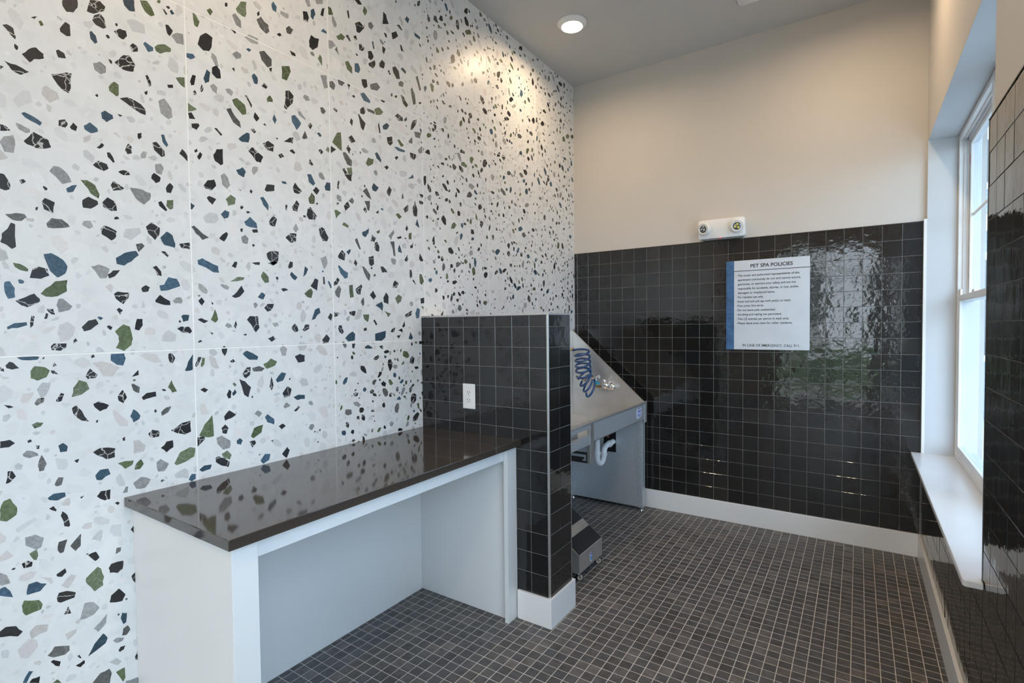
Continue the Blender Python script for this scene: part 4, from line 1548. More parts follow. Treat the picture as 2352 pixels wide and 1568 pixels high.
# ================================================================== THINGS
# counter base: white laminate panels
cb = empty('counter_base', (0.32, -2.58, 0))
tag(cb, 'open white laminate counter base between terrazzo wall and tiled partition', 'counter base')
CY0, CY1 = -3.266, HY0 - 0.0012
ZB = 0.8552
MB().box(0.001, 0.600, CY0, CY0 + 0.020, 0.001, ZB, 0.0008, 1).build('end_panel', M_LAM, cb)
MB().box(0.026, 0.600, CY1 - 0.049, CY1, 0.001, ZB, 0.0008, 1).build('end_panel', M_LAM, cb)
MB().box(0.001, 0.025, CY0 + 0.020, CY1, 0.001, ZB, 0.0006, 1).build('back_panel', M_LAM, cb)
MB().box(0.600, 0.620, CY0 - 0.0005, CY0 + 0.0735, 0.001, ZB, 0.0009, 1).build('stile', M_LAM, cb)
MB().box(0.600, 0.622, CY1 - 0.081, CY1, 0.001, ZB, 0.0009, 1).build('stile', M_LAM, cb)
MB().box(0.578, 0.599, CY0 + 0.0205, CY1 - 0.0495, 0.790, ZB, 0.0009, 1).build('apron', M_LAM, cb)

ct = MB().box(0.0006, 0.652, -3.290, HY0 - 0.0006, 0.8558, 0.8862, 0.0022, 2).build('countertop', M_QUARTZ)
tag(ct, 'polished dark brown quartz countertop along the terrazzo wall', 'countertop')

# outlet on the partition
ol = empty('wall_outlet', (0.334, HY0, 1.077))
tag(ol, 'white duplex power outlet on the black tiled partition above the counter', 'outlet')
yo = HY0 - 0.0008
MB().box(0.294, 0.374, yo - 0.006, yo, 1.012, 1.142, 0.0025, 2).build('cover_plate', M_WPLAS, ol)
for zc in (1.0575, 1.0965):
    prof = [(0.334 + 0.0170 * math.cos(a), zc + 0.0145 * math.sin(a)) for a in [k * math.pi / 10 for k in range(20)]]
    prof = [(x, max(zc - 0.0125, min(zc + 0.0125, z))) for x, z in prof]
    so = MB().prism(prof, 'y', yo - 0.0082, yo - 0.0055).build('socket', M_WPLAS, ol)
    s = MB()
    s.box(0.3265, 0.3288, yo - 0.0086, yo - 0.0080, zc - 0.001, zc + 0.0075).box(0.3392, 0.3415, yo - 0.0086, yo - 0.0080, zc - 0.002, zc + 0.0085)
    s.lathe((0.334, yo - 0.0080, zc - 0.0075), (0, -1, 0), [(0, 0.0026), (0.0006, 0.0026)], 10)
    s.build('slots', M_DARK, so)
MB().lathe((0.334, yo - 0.0058, 1.077), (0, -1, 0), [(0, 0.0034), (0.0014, 0.0030)], 12).build('screw', M_ALU, ol)

# emergency light above the tiles of the far wall
el = empty('emergency_light', (1.192, 0.005, 2.055))
tag(el, 'white twin-head emergency light on the far wall above the sign', 'emergency light')
hp = []
ex0, ex1, ez0, ez1, rr = 1.036, 1.350, 2.055, 2.190, 0.016
for cx, cz, a0 in ((ex1 - rr, ez1 - rr, 0), (ex0 + rr, ez1 - rr, 90), (ex0 + rr, ez0 + rr, 180), (ex1 - rr, ez0 + rr, 270)):
    for k in range(6):
        a = R(a0 + k * 18)
        hp.append((cx + rr * math.cos(a), cz + rr * math.sin(a)))
MB().prism(hp, 'y', -0.050, 0.0055, 0.003).build('housing', M_WPLAS, el, 35)
MB().prism([(ex0 + 0.03, ez0 - 0.010), (ex1 - 0.03, ez0 - 0.010), (ex1 - 0.012, ez0 + 0.004), (ex0 + 0.012, ez0 + 0.004)], 'y', -0.040, 0.005, 0.002).build('lower_cover', M_GPLAS, el)
MB().lathe((1.187, -0.049, 2.0555), (0, -0.6, -0.8), [(0, 0.0035), (0.003, 0.0030), (0.0045, 0.0)], 12).build('indicator_light', M_LED, el, 40)
for cx, ax, yc in ((1.083, Vector((-0.30, -1.0, -0.10)), M_REFL), (1.297, Vector((0.22, -1.0, -0.16)), M_YLED)):
    o0 = Vector((cx, -0.046, 2.126))
    ax.normalize()
    hd = MB().lathe(o0, ax, [(0, 0.047), (0.016, 0.046), (0.030, 0.043), (0.033, 0.040), (0.033, 0.029), (0.028, 0.026)], 40).build('lamp_head', M_WPLAS, el, 35)
    f0 = o0 + ax * 0.0335
    u = ax.orthogonal().normalized()
    v = ax.cross(u)
    s = MB()
    for k in range(44):
        a = k * 2 * math.pi / 44
        d = u * math.cos(a) + v * math.sin(a)
        t = u * -math.sin(a) + v * math.cos(a)
        p, q = f0 + d * 0.0345, f0 + d * 0.0385
        s.face([p - t * 0.0011, q - t * 0.0012, q + t * 0.0012, p + t * 0.0011])
    s.build('vent_slots', M_GPLAS, hd)
    MB().lathe(o0 + ax * 0.0262, ax, [(0, 0.0265), (0.002, 0.0265), (0.004, 0.020), (0.005, 0.0)], 28).build('reflector', mat('grey_lamp_lens', (0.13, 0.14, 0.16), 0.12, 0.6), hd, 40)
    for k in range(3):
        a = R(90 + 120 * k)
        c = o0 + ax * 0.0285 + (u * math.cos(a) + v * math.sin(a)) * 0.0125
        MB().lathe(c, ax, [(0, 0.0085), (0.004, 0.0085), (0.006, 0.005), (0.0035, 0.0)], 14).build('optic', yc, hd, 40)

# policy sign
sg = empty('policy_sign', (1.483, -0.002, 1.257))
tag(sg, 'pale pet spa policies sign with blue side strip on the far wall tiles', 'sign')
SY = -0.0125
MB().box(1.274, 1.7455, SY, -0.0035, 1.2565, 1.8850, 0.0008, 1).build('board', M_SIGN, sg)
st = MB().box(1.2215, 1.2735, SY - 0.001, -0.0035, 1.2565, 1.8848, 0.0006, 1).build('blue_strip', M_SBLUE, sg)
s, s2 = MB(), MB()
ty = SY - 0.0013
zz = 1.2565
hx = (1.2225, 1.2395, 1.2565, 1.2725)
k = 0
while zz < 1.875:
    for i in range(3):
        za = zz + (0.012 if (k + i) % 2 else 0.0)
        if za + 0.012 < 1.884:
            a, b = (hx[i], za), (hx[i + 1], za + (0.010 if i % 2 else -0.0))
            a, b = (hx[i], za + (0.0 if i % 2 else 0.010)), (hx[i + 1], za + (0.010 if i % 2 else 0.0))
            s.face([(a[0], ty, a[1] - 0.0006), (b[0], ty, b[1] - 0.0006), (b[0], ty, b[1] + 0.0006), (a[0], ty, a[1] + 0.0006)])
    for i in (1, 2):
        if zz + 0.03 < 1.884:
            s2.face([(hx[i] - 0.0006, ty, zz + 0.012), (hx[i] + 0.0006, ty, zz + 0.012), (hx[i] + 0.0006, ty, zz + 0.028), (hx[i] - 0.0006, ty, zz + 0.028)])
    zz += 0.031
    k += 1
s.build('pattern_lines', M_SBLUE2, st)
s2.build('pattern_lines', M_SBLUE3, st)
MB().box(1.2745, 1.7453, SY - 0.0006, SY + 0.0002, 1.8095, 1.8135).build('rule_line', M_INK, sg)


def lettering(txt, xa, xb, zbase, cap, y, bold=0.012, m=None, parent=None):
    cu = bpy.data.curves.new('lettering', 'FONT')
    cu.body = txt
    cu.size = 1.0
    cu.offset = bold
    cu.resolution_u = 3
    tmp = bpy.data.objects.new('lettering_tmp', cu)
    COL.objects.link(tmp)
    bpy.context.view_layer.update()
    me = bpy.data.meshes.new_from_object(tmp.evaluated_get(bpy.context.evaluated_depsgraph_get()))
    bpy.data.objects.remove(tmp)
    bpy.data.curves.remove(cu)
    co = np.empty(len(me.vertices) * 3)
    me.vertices.foreach_get('co', co)
    co = co.reshape(-1, 3)
    x0, x1 = co[:, 0].min(), co[:, 0].max()
    base = root_loc(parent)
    out = np.empty_like(co)
    out[:, 0] = xa + (co[:, 0] - x0) / (x1 - x0) * (xb - xa) - base.x
    out[:, 1] = y - base.y
    out[:, 2] = zbase + co[:, 1] * cap / 0.72 - base.z
    me.vertices.foreach_set('co', out.ravel())
    me.update()
    me.name = 'lettering'
    me.materials.append(m or M_INK)
    o = bpy.data.objects.new('lettering', me)
    COL.objects.link(o)
    o.parent = parent
    return o


ly = SY - 0.0004
lettering('PET SPA POLICIES', 1.382, 1.645, 1.832, 0.0245, ly, 0.020, parent=sg)
for txt, xb, zb, bullet in (('The owner and authorized representatives of this', 1.684, 1.7725, 1), ('apartment community do not and cannot assure,', 1.692, 1.742, 0),
                            ('guarantee, or warrant your safety and are not', 1.664, 1.7115, 0), ('responsible for accidents, injuries, or lost, stolen,', 1.681, 1.6805, 0),
                            ('damaged or misplaced items.', 1.538, 1.6505, 0), ('For resident use only.', 1.466, 1.6195, 1), ('Enter and exit pet spa with pet(s) on leash.', 1.636, 1.589, 1),
                            ('First come, first serve.', 1.467, 1.559, 1), ('Do not leave pets unattended.', 1.541, 1.5285, 1), ('Smoking and vaping not permitted.', 1.579, 1.4975, 1),
                            ('Two (2) animals per person in wash area.', 1.624, 1.466, 1), ('Please leave area clean for other residents.', 1.645, 1.436, 1)):
    lettering(txt, 1.2995, xb, zb, 0.0150, ly, 0.016, parent=sg)
    if bullet:
        MB().lathe((1.2922, ly + 0.0002, zb + 0.0058), (0, -1, 0), [(0, 0.0021), (0.0003, 0.0021)], 10).build('bullet', M_INK, sg)
lettering('IN CASE OF EMERGENCY, CALL 911.', 1.331, 1.689, 1.278, 0.0175, ly, 0.010, parent=sg)


# ceiling downlights
def downlight(x, y, label):
    d = empty('ceiling_downlight', (x, y, ZC))
    tag(d, label, 'ceiling light', 'warm disc downlights in the ceiling')
    z = ZC - 0.0005
    MB().lathe((x, y, z), (0, 0, -1), [(0, 0.098), (0.006, 0.098), (0.014, 0.092), (0.024, 0.072), (0.028, 0.070), (0.026, 0.068)], 48).build('trim_ring', M_WPLAS, d, 35)
    MB().lathe((x, y, z - 0.024), (0, 0, -1), [(0, 0.069), (0.005, 0.0685), (0.0075, 0.060), (0.0085, 0.0)], 48).build('lens', M_LENS, d, 35)
    l = bpy.data.lights.new('downlight_lamp', 'AREA')
    l.shape = 'DISK'
    l.size = 0.13
    l.energy = LAMP_W
    l.color = (1.0, 0.74, 0.47)
    l.spread = R(168)
    lo = bpy.data.objects.new('downlight_lamp', l)
    COL.objects.link(lo)
    lo.parent = d
    lo.location = (0, 0, -0.0345)
    return d


downlight(0.420, -0.840, 'lit round ceiling downlight near the terrazzo wall')
downlight(1.93, -0.78, 'lit round ceiling downlight near the window wall, above the frame')
downlight(1.95, -3.10, 'lit round ceiling downlight above the window wall near the camera')
downlight(0.70, -3.00, 'lit round ceiling downlight added above the counter, above the frame, to warm the near room')  # added unseen lamp, warms the room near the camera
downlight(0.70, -5.20, 'lit round ceiling downlight behind the camera on the terrazzo side')
downlight(1.90, -5.20, 'lit round ceiling downlight added behind the camera on the window side to warm the near room')  # another added unseen lamp for warmth near the camera

# exhaust grille
vg = empty('ceiling_vent', (1.52, -0.56, ZC))
tag(vg, 'white rounded square ceiling vent cover at the top of the picture', 'vent')
vp = []
for cx, cy, a0 in ((1.668 - 0.03, -0.412 - 0.03, 0), (1.376 + 0.03, -0.412 - 0.03, 90), (1.376 + 0.03, -0.70 + 0.03, 180), (1.668 - 0.03, -0.70 + 0.03, 270)):
    for k in range(6):
        a = R(a0 + k * 18)
        vp.append((cx + 0.03 * math.cos(a), cy + 0.03 * math.sin(a)))
MB().prism(vp, 'z', ZC - 0.014, ZC - 0.0005, 0.003).build('cover', mat('vent_white', (0.66, 0.655, 0.65), 0.45), vg, 35)
s = MB()
for k in range(7):
    s.box(1.42, 1.624, -0.66 + k * 0.024, -0.652 + k * 0.024, ZC - 0.0146, ZC - 0.0138)
s.build('slots', M_GPLAS, vg)

# ------------------------------------------------------------------ pet washing tub
tub = empty('pet_wash_tub', (0.34, -0.85, 0))
tag(tub, 'stainless steel pet washing tub in the corner behind the partition', 'wash tub')
TX, TY0, TY1 = 0.655, -1.600, -0.100      # front, near end, far end
ZR, ZF = 0.838, 0.708                      # rim, basin floor


def side_panel(y0, y1, hole=False):
    s = MB()
    s.prism([(0.030, ZF - 0.01), (TX - 0.012, ZF - 0.01), (TX - 0.002, ZR + 0.004), (0.036, 1.400), (0.030, 1.400)], 'y', y0, y1)
    return s


def lower_panel(y0, y1, hole):
    s = MB()
    xa, xb, za, zb = 0.026, 0.636, 0.030, ZF - 0.011
    if not hole:
        return s.box(xa, xb, y0, y1, za, zb)
    h = (0.318, 0.424, 0.430, 0.600)
    s.box(xa, h[0], y0, y1, za, zb).box(h[1], xb, y0, y1, za, zb)
    s.box(h[0], h[1], y0, y1, za, h[2]).box(h[0], h[1], y0, y1, h[3], zb)
    return s


side_panel(TY1 - 0.034, TY1 - 0.031).build('splash_panel', M_STEEL, tub)
side_panel(TY0, TY0 + 0.003).build('splash_panel', M_STEEL, tub)
lower_panel(TY1 - 0.034, TY1 - 0.031, True).build('side_panel', M_GALV, tub)
lower_panel(TY0, TY0 + 0.003, False).build('side_panel', M_GALV, tub)
# folded edges of the splash panels
for y0 in (TY1 - 0.034, TY0 - 0.009):
    s = MB()
    s.prism([(0.036, 1.400), (TX - 0.002, ZR + 0.004), (TX - 0.002, ZR + 0.013), (0.042, 1.405)], 'y', y0, y0 + 0.014, 0.001)
    s.build('splash_edge', M_ALU, tub)
    MB().box(0.026, 0.638, y0 + 0.002, y0 + 0.016, 0.028, 0.052, 0.001, 1).build('bottom_flange', M_GALV, tub)
# back splash along the terrazzo wall
MB().box(0.026, 0.030, TY0, TY1 - 0.031, ZF - 0.01, 1.405).build('back_splash', M_STEEL, tub)
MB().box(0.0305, 0.046, TY1 - 0.050, TY1 - 0.0345, ZF, 1.396, 0.004, 2).build('corner_seam', M_STEEL, tub)
# basin
bas = MB()
bas.prism([(0.030, ZF + 0.004), (0.34, ZF - 0.008), (TX - 0.020, ZF + 0.002), (TX - 0.020, ZF - 0.002), (0.34, ZF - 0.012), (0.030, ZF)], 'y', TY0 + 0.003, TY1 - 0.0345)
bas.build('basin_floor', M_STEEL, tub)
MB().lathe((0.305, -0.262, ZF - 0.0075), (0, 0, 1), [(0, 0.042), (0.003, 0.042), (0.005, 0.036), (0.003, 0.030), (0.003, 0.0)], 28).build('drain', M_CHROME, tub, 35)
# front: apron with rolled rim, door opening at the near end
PY = -1.096      # door post
MB().box(TX - 0.014, TX, PY + 0.052, TY1 - 0.034, ZR - 0.118, ZR + 0.002, 0.002, 1).build('front_apron', M_GALV, tub)
MB().tube([(TX - 0.004, TY0, ZR + 0.003), (TX - 0.004, TY1 + 0.012, ZR + 0.003)], 0.0095, 14).build('rolled_rim', M_STEEL, tub, 50)
MB().box(TX - 0.040, TX - 0.0145, TY0 + 0.004, TY1 - 0.036, ZR - 0.006, ZR + 0.004, 0.001, 1).build('rim_ledge', M_STEEL, tub)
ps = MB()
ps.box(TX - 0.003, TX + 0.001, PY, PY + 0.052, 0.588, ZR - 0.002, 0.0008, 1)
ps.box(TX - 0.022, TX - 0.003, PY, PY + 0.004, 0.588, ZR - 0.002, 0.0008, 1)
ps.build('door_post', M_STEEL, tub)
MB().box(TX - 0.012, TX, TY0, PY, ZR - 0.030, ZR - 0.004, 0.001, 1).build('door_top_rail', M_GALV, tub)
dr = MB()
dr.box(TX - 0.030, TX - 0.002, TY0, PY, 0.748, 0.764, 0.001, 1)
dr.box(TX - 0.006, TX - 0.002, TY0, PY, 0.709, 0.748, 0.001, 1)
dr.build('door_bottom_rail', M_GALV, tub)
MB().box(TX - 0.075, TX - 0.070, TY0 + 0.004, PY - 0.03, 0.715, ZR - 0.008).build('door_panel', M_STEEL, tub)
# slotted slide bracket behind the post
bx0, bx1 = 0.36, 0.634
br = MB()
ybk = PY + 0.001
for x0_, x1_, z0_, z1_ in ((bx0, bx1, 0.641, 0.657), (0.624, bx1, 0.590, 0.641), (bx0, 0.624, 0.590, 0.602), (bx0, 0.610, 0.611, 0.625), (bx0, 0.598, 0.602, 0.611)):
    br.box(x0_, x1_, ybk, ybk + 0.004, z0_, z1_)
br.build('slotted_bracket', mat('dark_steel_bracket', (0.20, 0.19, 0.185), 0.4, 1.0), tub)
# legs and levelling feet
for (lx, lyy) in ((0.640, TY1 - 0.020), (0.045, TY1 - 0.020), (0.640, TY0 - 0.008), (0.045, TY0 - 0.008)):
    lg = MB()
    if lx > 0.3:
        lg.box(0.636, 0.6395, lyy - 0.014, lyy + 0.046, 0.026, ZR - 0.116, 0.0008, 1)
        lg.box(0.606, 0.6365, lyy - 0.0175, lyy - 0.0145, 0.026, ZR - 0.116)
    else:
        lg.box(0.0262, 0.056, lyy - 0.0175, lyy - 0.0145, 0.026, ZF - 0.012)
    leg = lg.build('leg', M_GALV, tub)
    fxp = lx - 0.008 if lx > 0.3 else lx
    MB().lathe((fxp, lyy - 0.012, 0.0008), (0, 0, 1), [(0, 0.014), (0.004, 0.016), (0.014, 0.013), (0.018, 0.006), (0.042, 0.006), (0.042, 0.0)], 18).build('levelling_foot', M_CHROME, leg, 40)
MB().box(TX - 0.006, TX + 0.0012, TY1 - 0.034, TY1 + 0.016, ZR - 0.150, ZR - 0.006, 0.001, 1).build('corner_plate', M_GALV, tub)
# copper pipe and a black block painting the wall opening's shade, seen through the access hole
MB().box(0.300, 0.440, TY1 - 0.030, TY1 - 0.010, 0.415, 0.615).build('recess_shade', M_DARK, tub)
# maker's sticker: wavy white outline, lavender field, two rows of blue scribble
stk = MB()
sy0, sy1, sz0, sz1 = -0.297, -0.196, 0.738, 0.818
outl = [(sy0, sz0 + 0.012), (sy0 + 0.02, sz0), (sy0 + 0.04, sz0 + 0.010), (sy0 + 0.062, sz0 + 0.004), (sy1 - 0.012, sz0 + 0.016), (sy1, sz0 + 0.020), (sy1 - 0.004, sz1 - 0.03), (sy1 + 0.001, sz1 - 0.006),
        (sy1 - 0.02, sz1 - 0.002), (sy1 - 0.04, sz1 - 0.014), (sy0 + 0.04, sz1 - 0.012), (sy0 + 0.018, sz1 - 0.002), (sy0, sz1 - 0.010), (sy0 - 0.002, sz0 + 0.04)]
so = MB().prism(outl, 'x', TX + 0.0002, TX + 0.0010).build('maker_sticker', M_STWH, tub)
cyy, czz = sum(p[0] for p in outl) / len(outl), sum(p[1] for p in outl) / len(outl)
MB().prism([(cyy + (a - cyy) * 0.88, czz + (b - czz) * 0.84) for a, b in outl], 'x', TX + 0.0010, TX + 0.0013).build('sticker_field', M_LAV, so)
sc_ = MB()
for row, (zc, n_) in enumerate(((0.793, 6), (0.763, 5))):
    for k in range(n_):
        ya = sy0 + 0.016 + k * (0.072 / n_)
        z_ = zc + 0.004 * math.sin(k * 1.7 + row)
        for (dy, dz, w_, h_) in ((0.0, 0.0, 0.0035, 0.017), (0.0042, 0.004 * ((k + row) % 2), 0.0035, 0.013), (0.001, 0.006 - 0.006 * (k % 3), 0.0085, 0.0030)):
            sc_.box(TX + 0.0013, TX + 0.0016, ya + dy, ya + dy + w_, z_ + dz - h_ / 2, z_ + dz + h_ / 2)
sc_.build('sticker_print', M_STBL, so)

# drain trap under the tub
q0 = Vector((0.387, -0.410, 0))
hd = Vector((0.08, 1.0, 0)).normalized()


def at(d, z):
    return (q0.x + hd.x * d, q0.y + hd.y * d, z)


tr = MB().tube([at(0, ZF - 0.014), at(0, 0.585), at(0, 0.440)], 0.0215, 20).build('drain_trap', M_PVC, tub, 50)
ub = [at(0, 0.455), at(0, 0.440)] + [at(0.052 - 0.052 * math.cos(R(a)), 0.440 - 0.050 * math.sin(R(a))) for a in range(15, 180, 15)] + [at(0.104, 0.440), at(0.104, 0.456)]
MB().tube(ub, 0.0215, 20).build('u_bend', M_PVC, tr, 50)
e0 = Vector(at(0.104, 0.456))
hx_, hy_ = 0.398, TY1 - 0.05
arm = [e0, e0 + Vector((0, 0.002, 0.014)), e0 + Vector((0, 0.012, 0.032)), e0 + Vector((0.0, 0.032, 0.045)), e0 + Vector((0.0, 0.060, 0.052)), Vector((hx_, hy_ + 0.03, e0.z + 0.058))]
MB().tube(arm, 0.0215, 20).build('trap_arm', M_PVC, tr, 60)
for c, ax in ((Vector(at(0, 0.468)), Vector((0, 0, 1))), (Vector(at(0.104, 0.440)), Vector((0, 0, 1))), (Vector((hx_, hy_ - 0.062, e0.z + 0.053)), Vector((0, 1, 0.05)))):
    MB().lathe(c, ax, [(0, 0.0265), (0.018, 0.0265), (0.022, 0.0235), (0.022, 0.0)], 22).build('slip_nut', M_PVC, tr, 35)
cp = MB().tube([(0.372, -0.17, ZF - 0.016), (0.372, -0.17, 0.55)], 0.008, 12).build('supply_pipe', mat('copper_pipe', (0.45, 0.17, 0.08), 0.35, 1.0), tr, 50)

# valve on the far splash panel
vy = TY1 - 0.0345
vl = empty('mixing_valve', (0.375, vy, 0.96))
tag(vl, 'chrome mixing valve on the side splash of the wash tub', 'faucet')
MB().lathe((0.372, vy, 0.958), (0, -1, 0), [(0, 0.036), (0.006, 0.034), (0.010, 0.022), (0.014, 0.0)], 28).build('escutcheon', M_CHROME, vl, 40)
MB().lathe((0.362, vy - 0.010, 0.960), (0, -1, 0.1), [(0, 0.014), (0.014, 0.016), (0.024, 0.026), (0.042, 0.031), (0.060, 0.027), (0.070, 0.014), (0.072, 0.0)], 28).build('valve_body', M_CHROME, vl, 60)
MB().lathe((0.405, vy - 0.012, 0.955), (0.35, -1, 0), [(0, 0.012), (0.012, 0.018), (0.026, 0.026), (0.044, 0.022), (0.052, 0.0)], 24).build('valve_handle', M_CHROME, vl, 60)
MB().lathe((0.350, vy - 0.045, 0.982), (-0.2, -0.2, 1), [(0, 0.010), (0.012, 0.016), (0.020, 0.018), (0.030, 0.012), (0.034, 0.0)], 20).build('diverter_knob', M_CHROME, vl, 60)
MB().tube([(0.335, vy - 0.035, 0.952), (0.250, vy - 0.035, 0.948)], 0.0085, 14).build('supply_arm', M_BRASS, vl, 50)

# hose: fitting on the back splash, coil, spray nozzle
hs = empty('coiled_hose', (0.10, -0.18, 0.90))
tag(hs, 'blue coiled hose with spray nozzle hanging inside the wash tub', 'hose')
A = Vector((0.0305, -0.135 - 0.02, 1.232))
A = Vector((0.0305, -0.230, 1.235))
MB().lathe(A, (1, 0, 0), [(0, 0.020), (0.006, 0.019), (0.009, 0.012), (0.030, 0.012), (0.030, 0.0)], 20).build('wall_fitting', M_CHROME, hs, 40)
MB().tube([A + Vector((0.026, 0, -0.020)), A + Vector((0.034, 0, 0.0)), A + Vector((0.052, 0, 0.010)), A + Vector((0.078, 0, 0.018))], [0.010, 0.014, 0.011, 0.010], 16).build('elbow', M_BRASS, hs, 50)
# coil path: centre line, tilt of the turns, radius
yc = -0.250
ctr = [(0.178, 1.246), (0.190, 1.205), (0.194, 1.163), (0.197, 1.122), (0.200, 1.083), (0.207, 1.043), (0.222, 1.004), (0.246, 0.968), (0.268, 0.938)]
tilt = [10, 12, 18, 22, 24, 28, 36, 52, 64]
rad = [0.060, 0.059, 0.059, 0.059, 0.059, 0.058, 0.056, 0.055, 0.056]
path = [tuple(A + Vector((0.070, 0, 0.016)))]
NT = len(ctr) - 1
view = Vector((CX - 0.2, CY + 0.25, 0)).normalized()
side = Vector((-view.y, view.x, 0))
side = -side if side.x < 0 else side
for k in range(NT * 20 + 1):
    f = k / 20
    i = min(int(f), NT - 1)
    t = f - i
    cx = ctr[i][0] * (1 - t) + ctr[i + 1][0] * t
    cz = ctr[i][1] * (1 - t) + ctr[i + 1][1] * t
    tl_ = R(tilt[i] * (1 - t) + tilt[i + 1] * t)
    rr_ = rad[i] * (1 - t) + rad[i + 1] * t
    a = math.pi * 0.95 - f * 2 * math.pi
    c = Vector((cx, yc, cz))
    roll = R(18 + 4 * i if i > 4 else 6)
    sd = side * math.cos(roll) + Vector((0, 0, 1)) * math.sin(roll)
    upv = (Vector((0, 0, 1)) * math.sin(tl_) - view * math.cos(tl_))
    path.append(tuple(c + sd * math.cos(a) * rr_ + upv * math.sin(a) * rr_))
MB().tube(path, 0.0085, 10).build('coil', M_HOSE, hs, 60)
nz0, nz1 = Vector((0.196, -0.262, 1.000)), Vector((0.300, -0.232, 1.030))
MB().tube([nz0, nz0.lerp(nz1, 0.25), nz0.lerp(nz1, 0.6), nz1], [0.008, 0.011, 0.013, 0.012], 16).build('spray_nozzle', M_CHROME, hs, 50)
MB().tube([nz1, nz1 + Vector((0.022, 0, 0.006)), nz1 + Vector((0.030, 0, 0.006))], [0.012, 0.017, 0.015], 16).build('nozzle_head', M_CHROME, hs, 50)
MB().tube([nz1 + Vector((-0.004, 0, -0.002)), nz1 + Vector((0.002, 0, -0.030)), nz1 + Vector((-0.004, 0, -0.050))], [0.006, 0.006, 0.004], 10).build('nozzle_trigger', M_CHROME, hs, 50)
MB().lathe((0.318, -0.250, 0.984), (0.25, -0.25, 1), [(0, 0.021), (0.008, 0.020), (0.014, 0.012), (0.016, 0.0)], 20).build('teal_cap', M_TEAL, hs, 50)

# rolling ramp with grip pads
rp = empty('rolling_ramp', (0.60, -1.264, 0))
tag(rp, 'stainless rolling pet ramp with black grip pads behind the partition', 'pet ramp')
RY0, RY1 = -1.418, -1.110
prf = [(0.735, 0.054), (0.735, 0.155), (0.395, 0.403), (0.300, 0.403), (0.300, 0.054)]
MB().prism(prf, 'y', RY0, RY1, 0.0015).build('body', M_STEEL, rp)
sl_ = Vector((0.395 - 0.735, 0, 0.403 - 0.155))
sl_.normalize()
nn = Vector((-sl_.z, 0, sl_.x))
nn = nn if nn.z > 0 else -nn


def pad(d0, d1, name='grip_pad'):
    s = MB()
    o = Vector((0.735, 0, 0.155))
    pts = [o + sl_ * d0 + nn * 0.0006, o + sl_ * d1 + nn * 0.0006, o + sl_ * d1 + nn * 0.0024, o + sl_ * d0 + nn * 0.0024]
    s.prism([(p.x, p.z) for p in pts], 'y', RY0 + 0.008, RY1 - 0.006)
    return s.build(name, M_GRIP, rp)


pad(0.005, 0.104)
pad(0.160, 0.262)
pad(0.315, 0.410)
MB().prism([(0.735, 0.1555), (0.395, 0.4035), (0.3975, 0.4068), (0.7375, 0.1588)], 'y', RY0 - 0.0015, RY0 + 0.006, 0.0008).build('edge_strip', M_CHROME, rp)
for xx in (0.640, 0.668):
    MB().lathe((xx, RY0 - 0.0002, 0.1420), (0, -1, 0), [(0, 0.0045), (0.002, 0.004), (0.0028, 0.0)], 12).build('rivet', M_CHROME, rp)


def caster(x, y):
    c = MB().tube([(x, y, 0.0535), (x, y, 0.046)], 0.017, 16).build('caster', M_CHROME, rp, 40)
    d = Vector((0.62, 0.78, 0)).normalized()
    sd = Vector((-d.y, d.x, 0))
    f = MB()
    for k in (-1, 1):
        p = Vector((x, y, 0)) + sd * k * 0.0125
        f.tube([p + Vector((0, 0, 0.048)), p + d * 0.006 + Vector((0, 0, 0.036)), p + d * 0.010 + Vector((0, 0, 0.024))], [0.008, 0.007, 0.005], 8)
    f.build('fork', M_CHROME, c, 50)
    wc = Vector((x, y, 0.0232)) + d * 0.010
    MB().lathe(wc - sd * 0.0085, sd, [(0, 0.0165), (0.0, 0.0215), (0.003, 0.0230), (0.014, 0.0230), (0.017, 0.0215), (0.017, 0.0165)], 28).build('tyre', M_BLACK, c, 40)
    MB().lathe(wc - sd * 0.0092, sd, [(0, 0.004), (0.0005, 0.0168), (0.0179, 0.0168), (0.0184, 0.004)], 24).build('wheel', M_WHEEL, c, 40)
    MB().lathe(wc - sd * 0.0140, sd, [(0, 0.0), (0.001, 0.0055), (0.027, 0.0055), (0.028, 0.0)], 14).build('axle', M_CHROME, c, 40)


for cx_ in (0.712, 0.335):
    for cy_ in (RY0 + 0.026, RY1 - 0.034):
        caster(cx_, cy_)
# paw emblem on the ramp's front
pw = empty('paw_emblem', (0, 0, 0))
pw.parent = rp
lx_ = 0.7353
pcy, pcz = -1.268, 0.098


def blob(y, z, ry, rz, x0, x1, m, nm, par):
    pts = [(y + ry * math.cos(k * math.pi / 9), z + rz * math.sin(k * math.pi / 9)) for k in range(18)]
    o = MB()
    o.prism(pts, 'x', x0, x1)
    return o.build(nm, m, par)


bpy.data.objects.remove(pw)
pw = blob(pcy, pcz - 0.008, 0.0155, 0.0175, lx_, lx_ + 0.0006, M_STWH, 'paw_emblem', rp)
for dy, dz in ((-0.013, 0.011), (-0.005, 0.019), (0.005, 0.019), (0.013, 0.011)):
    blob(pcy + dy, pcz + dz, 0.0062, 0.0088, lx_, lx_ + 0.0006, M_STWH, 'toe_outline', pw)
    blob(pcy + dy, pcz + dz, 0.0042, 0.0066, lx_ + 0.0006, lx_ + 0.0010, M_STBL, 'toe_pad', pw)
blob(pcy, pcz - 0.006, 0.0120, 0.0130, lx_ + 0.0006, lx_ + 0.0010, M_STBL, 'palm_pad', pw)
blob(pcy, pcz - 0.010, 0.0080, 0.0085, lx_ + 0.0010, lx_ + 0.0013, mat('cyan_sticker_print', (0.05, 0.42, 0.62), 0.4), 'water_drop', pw)

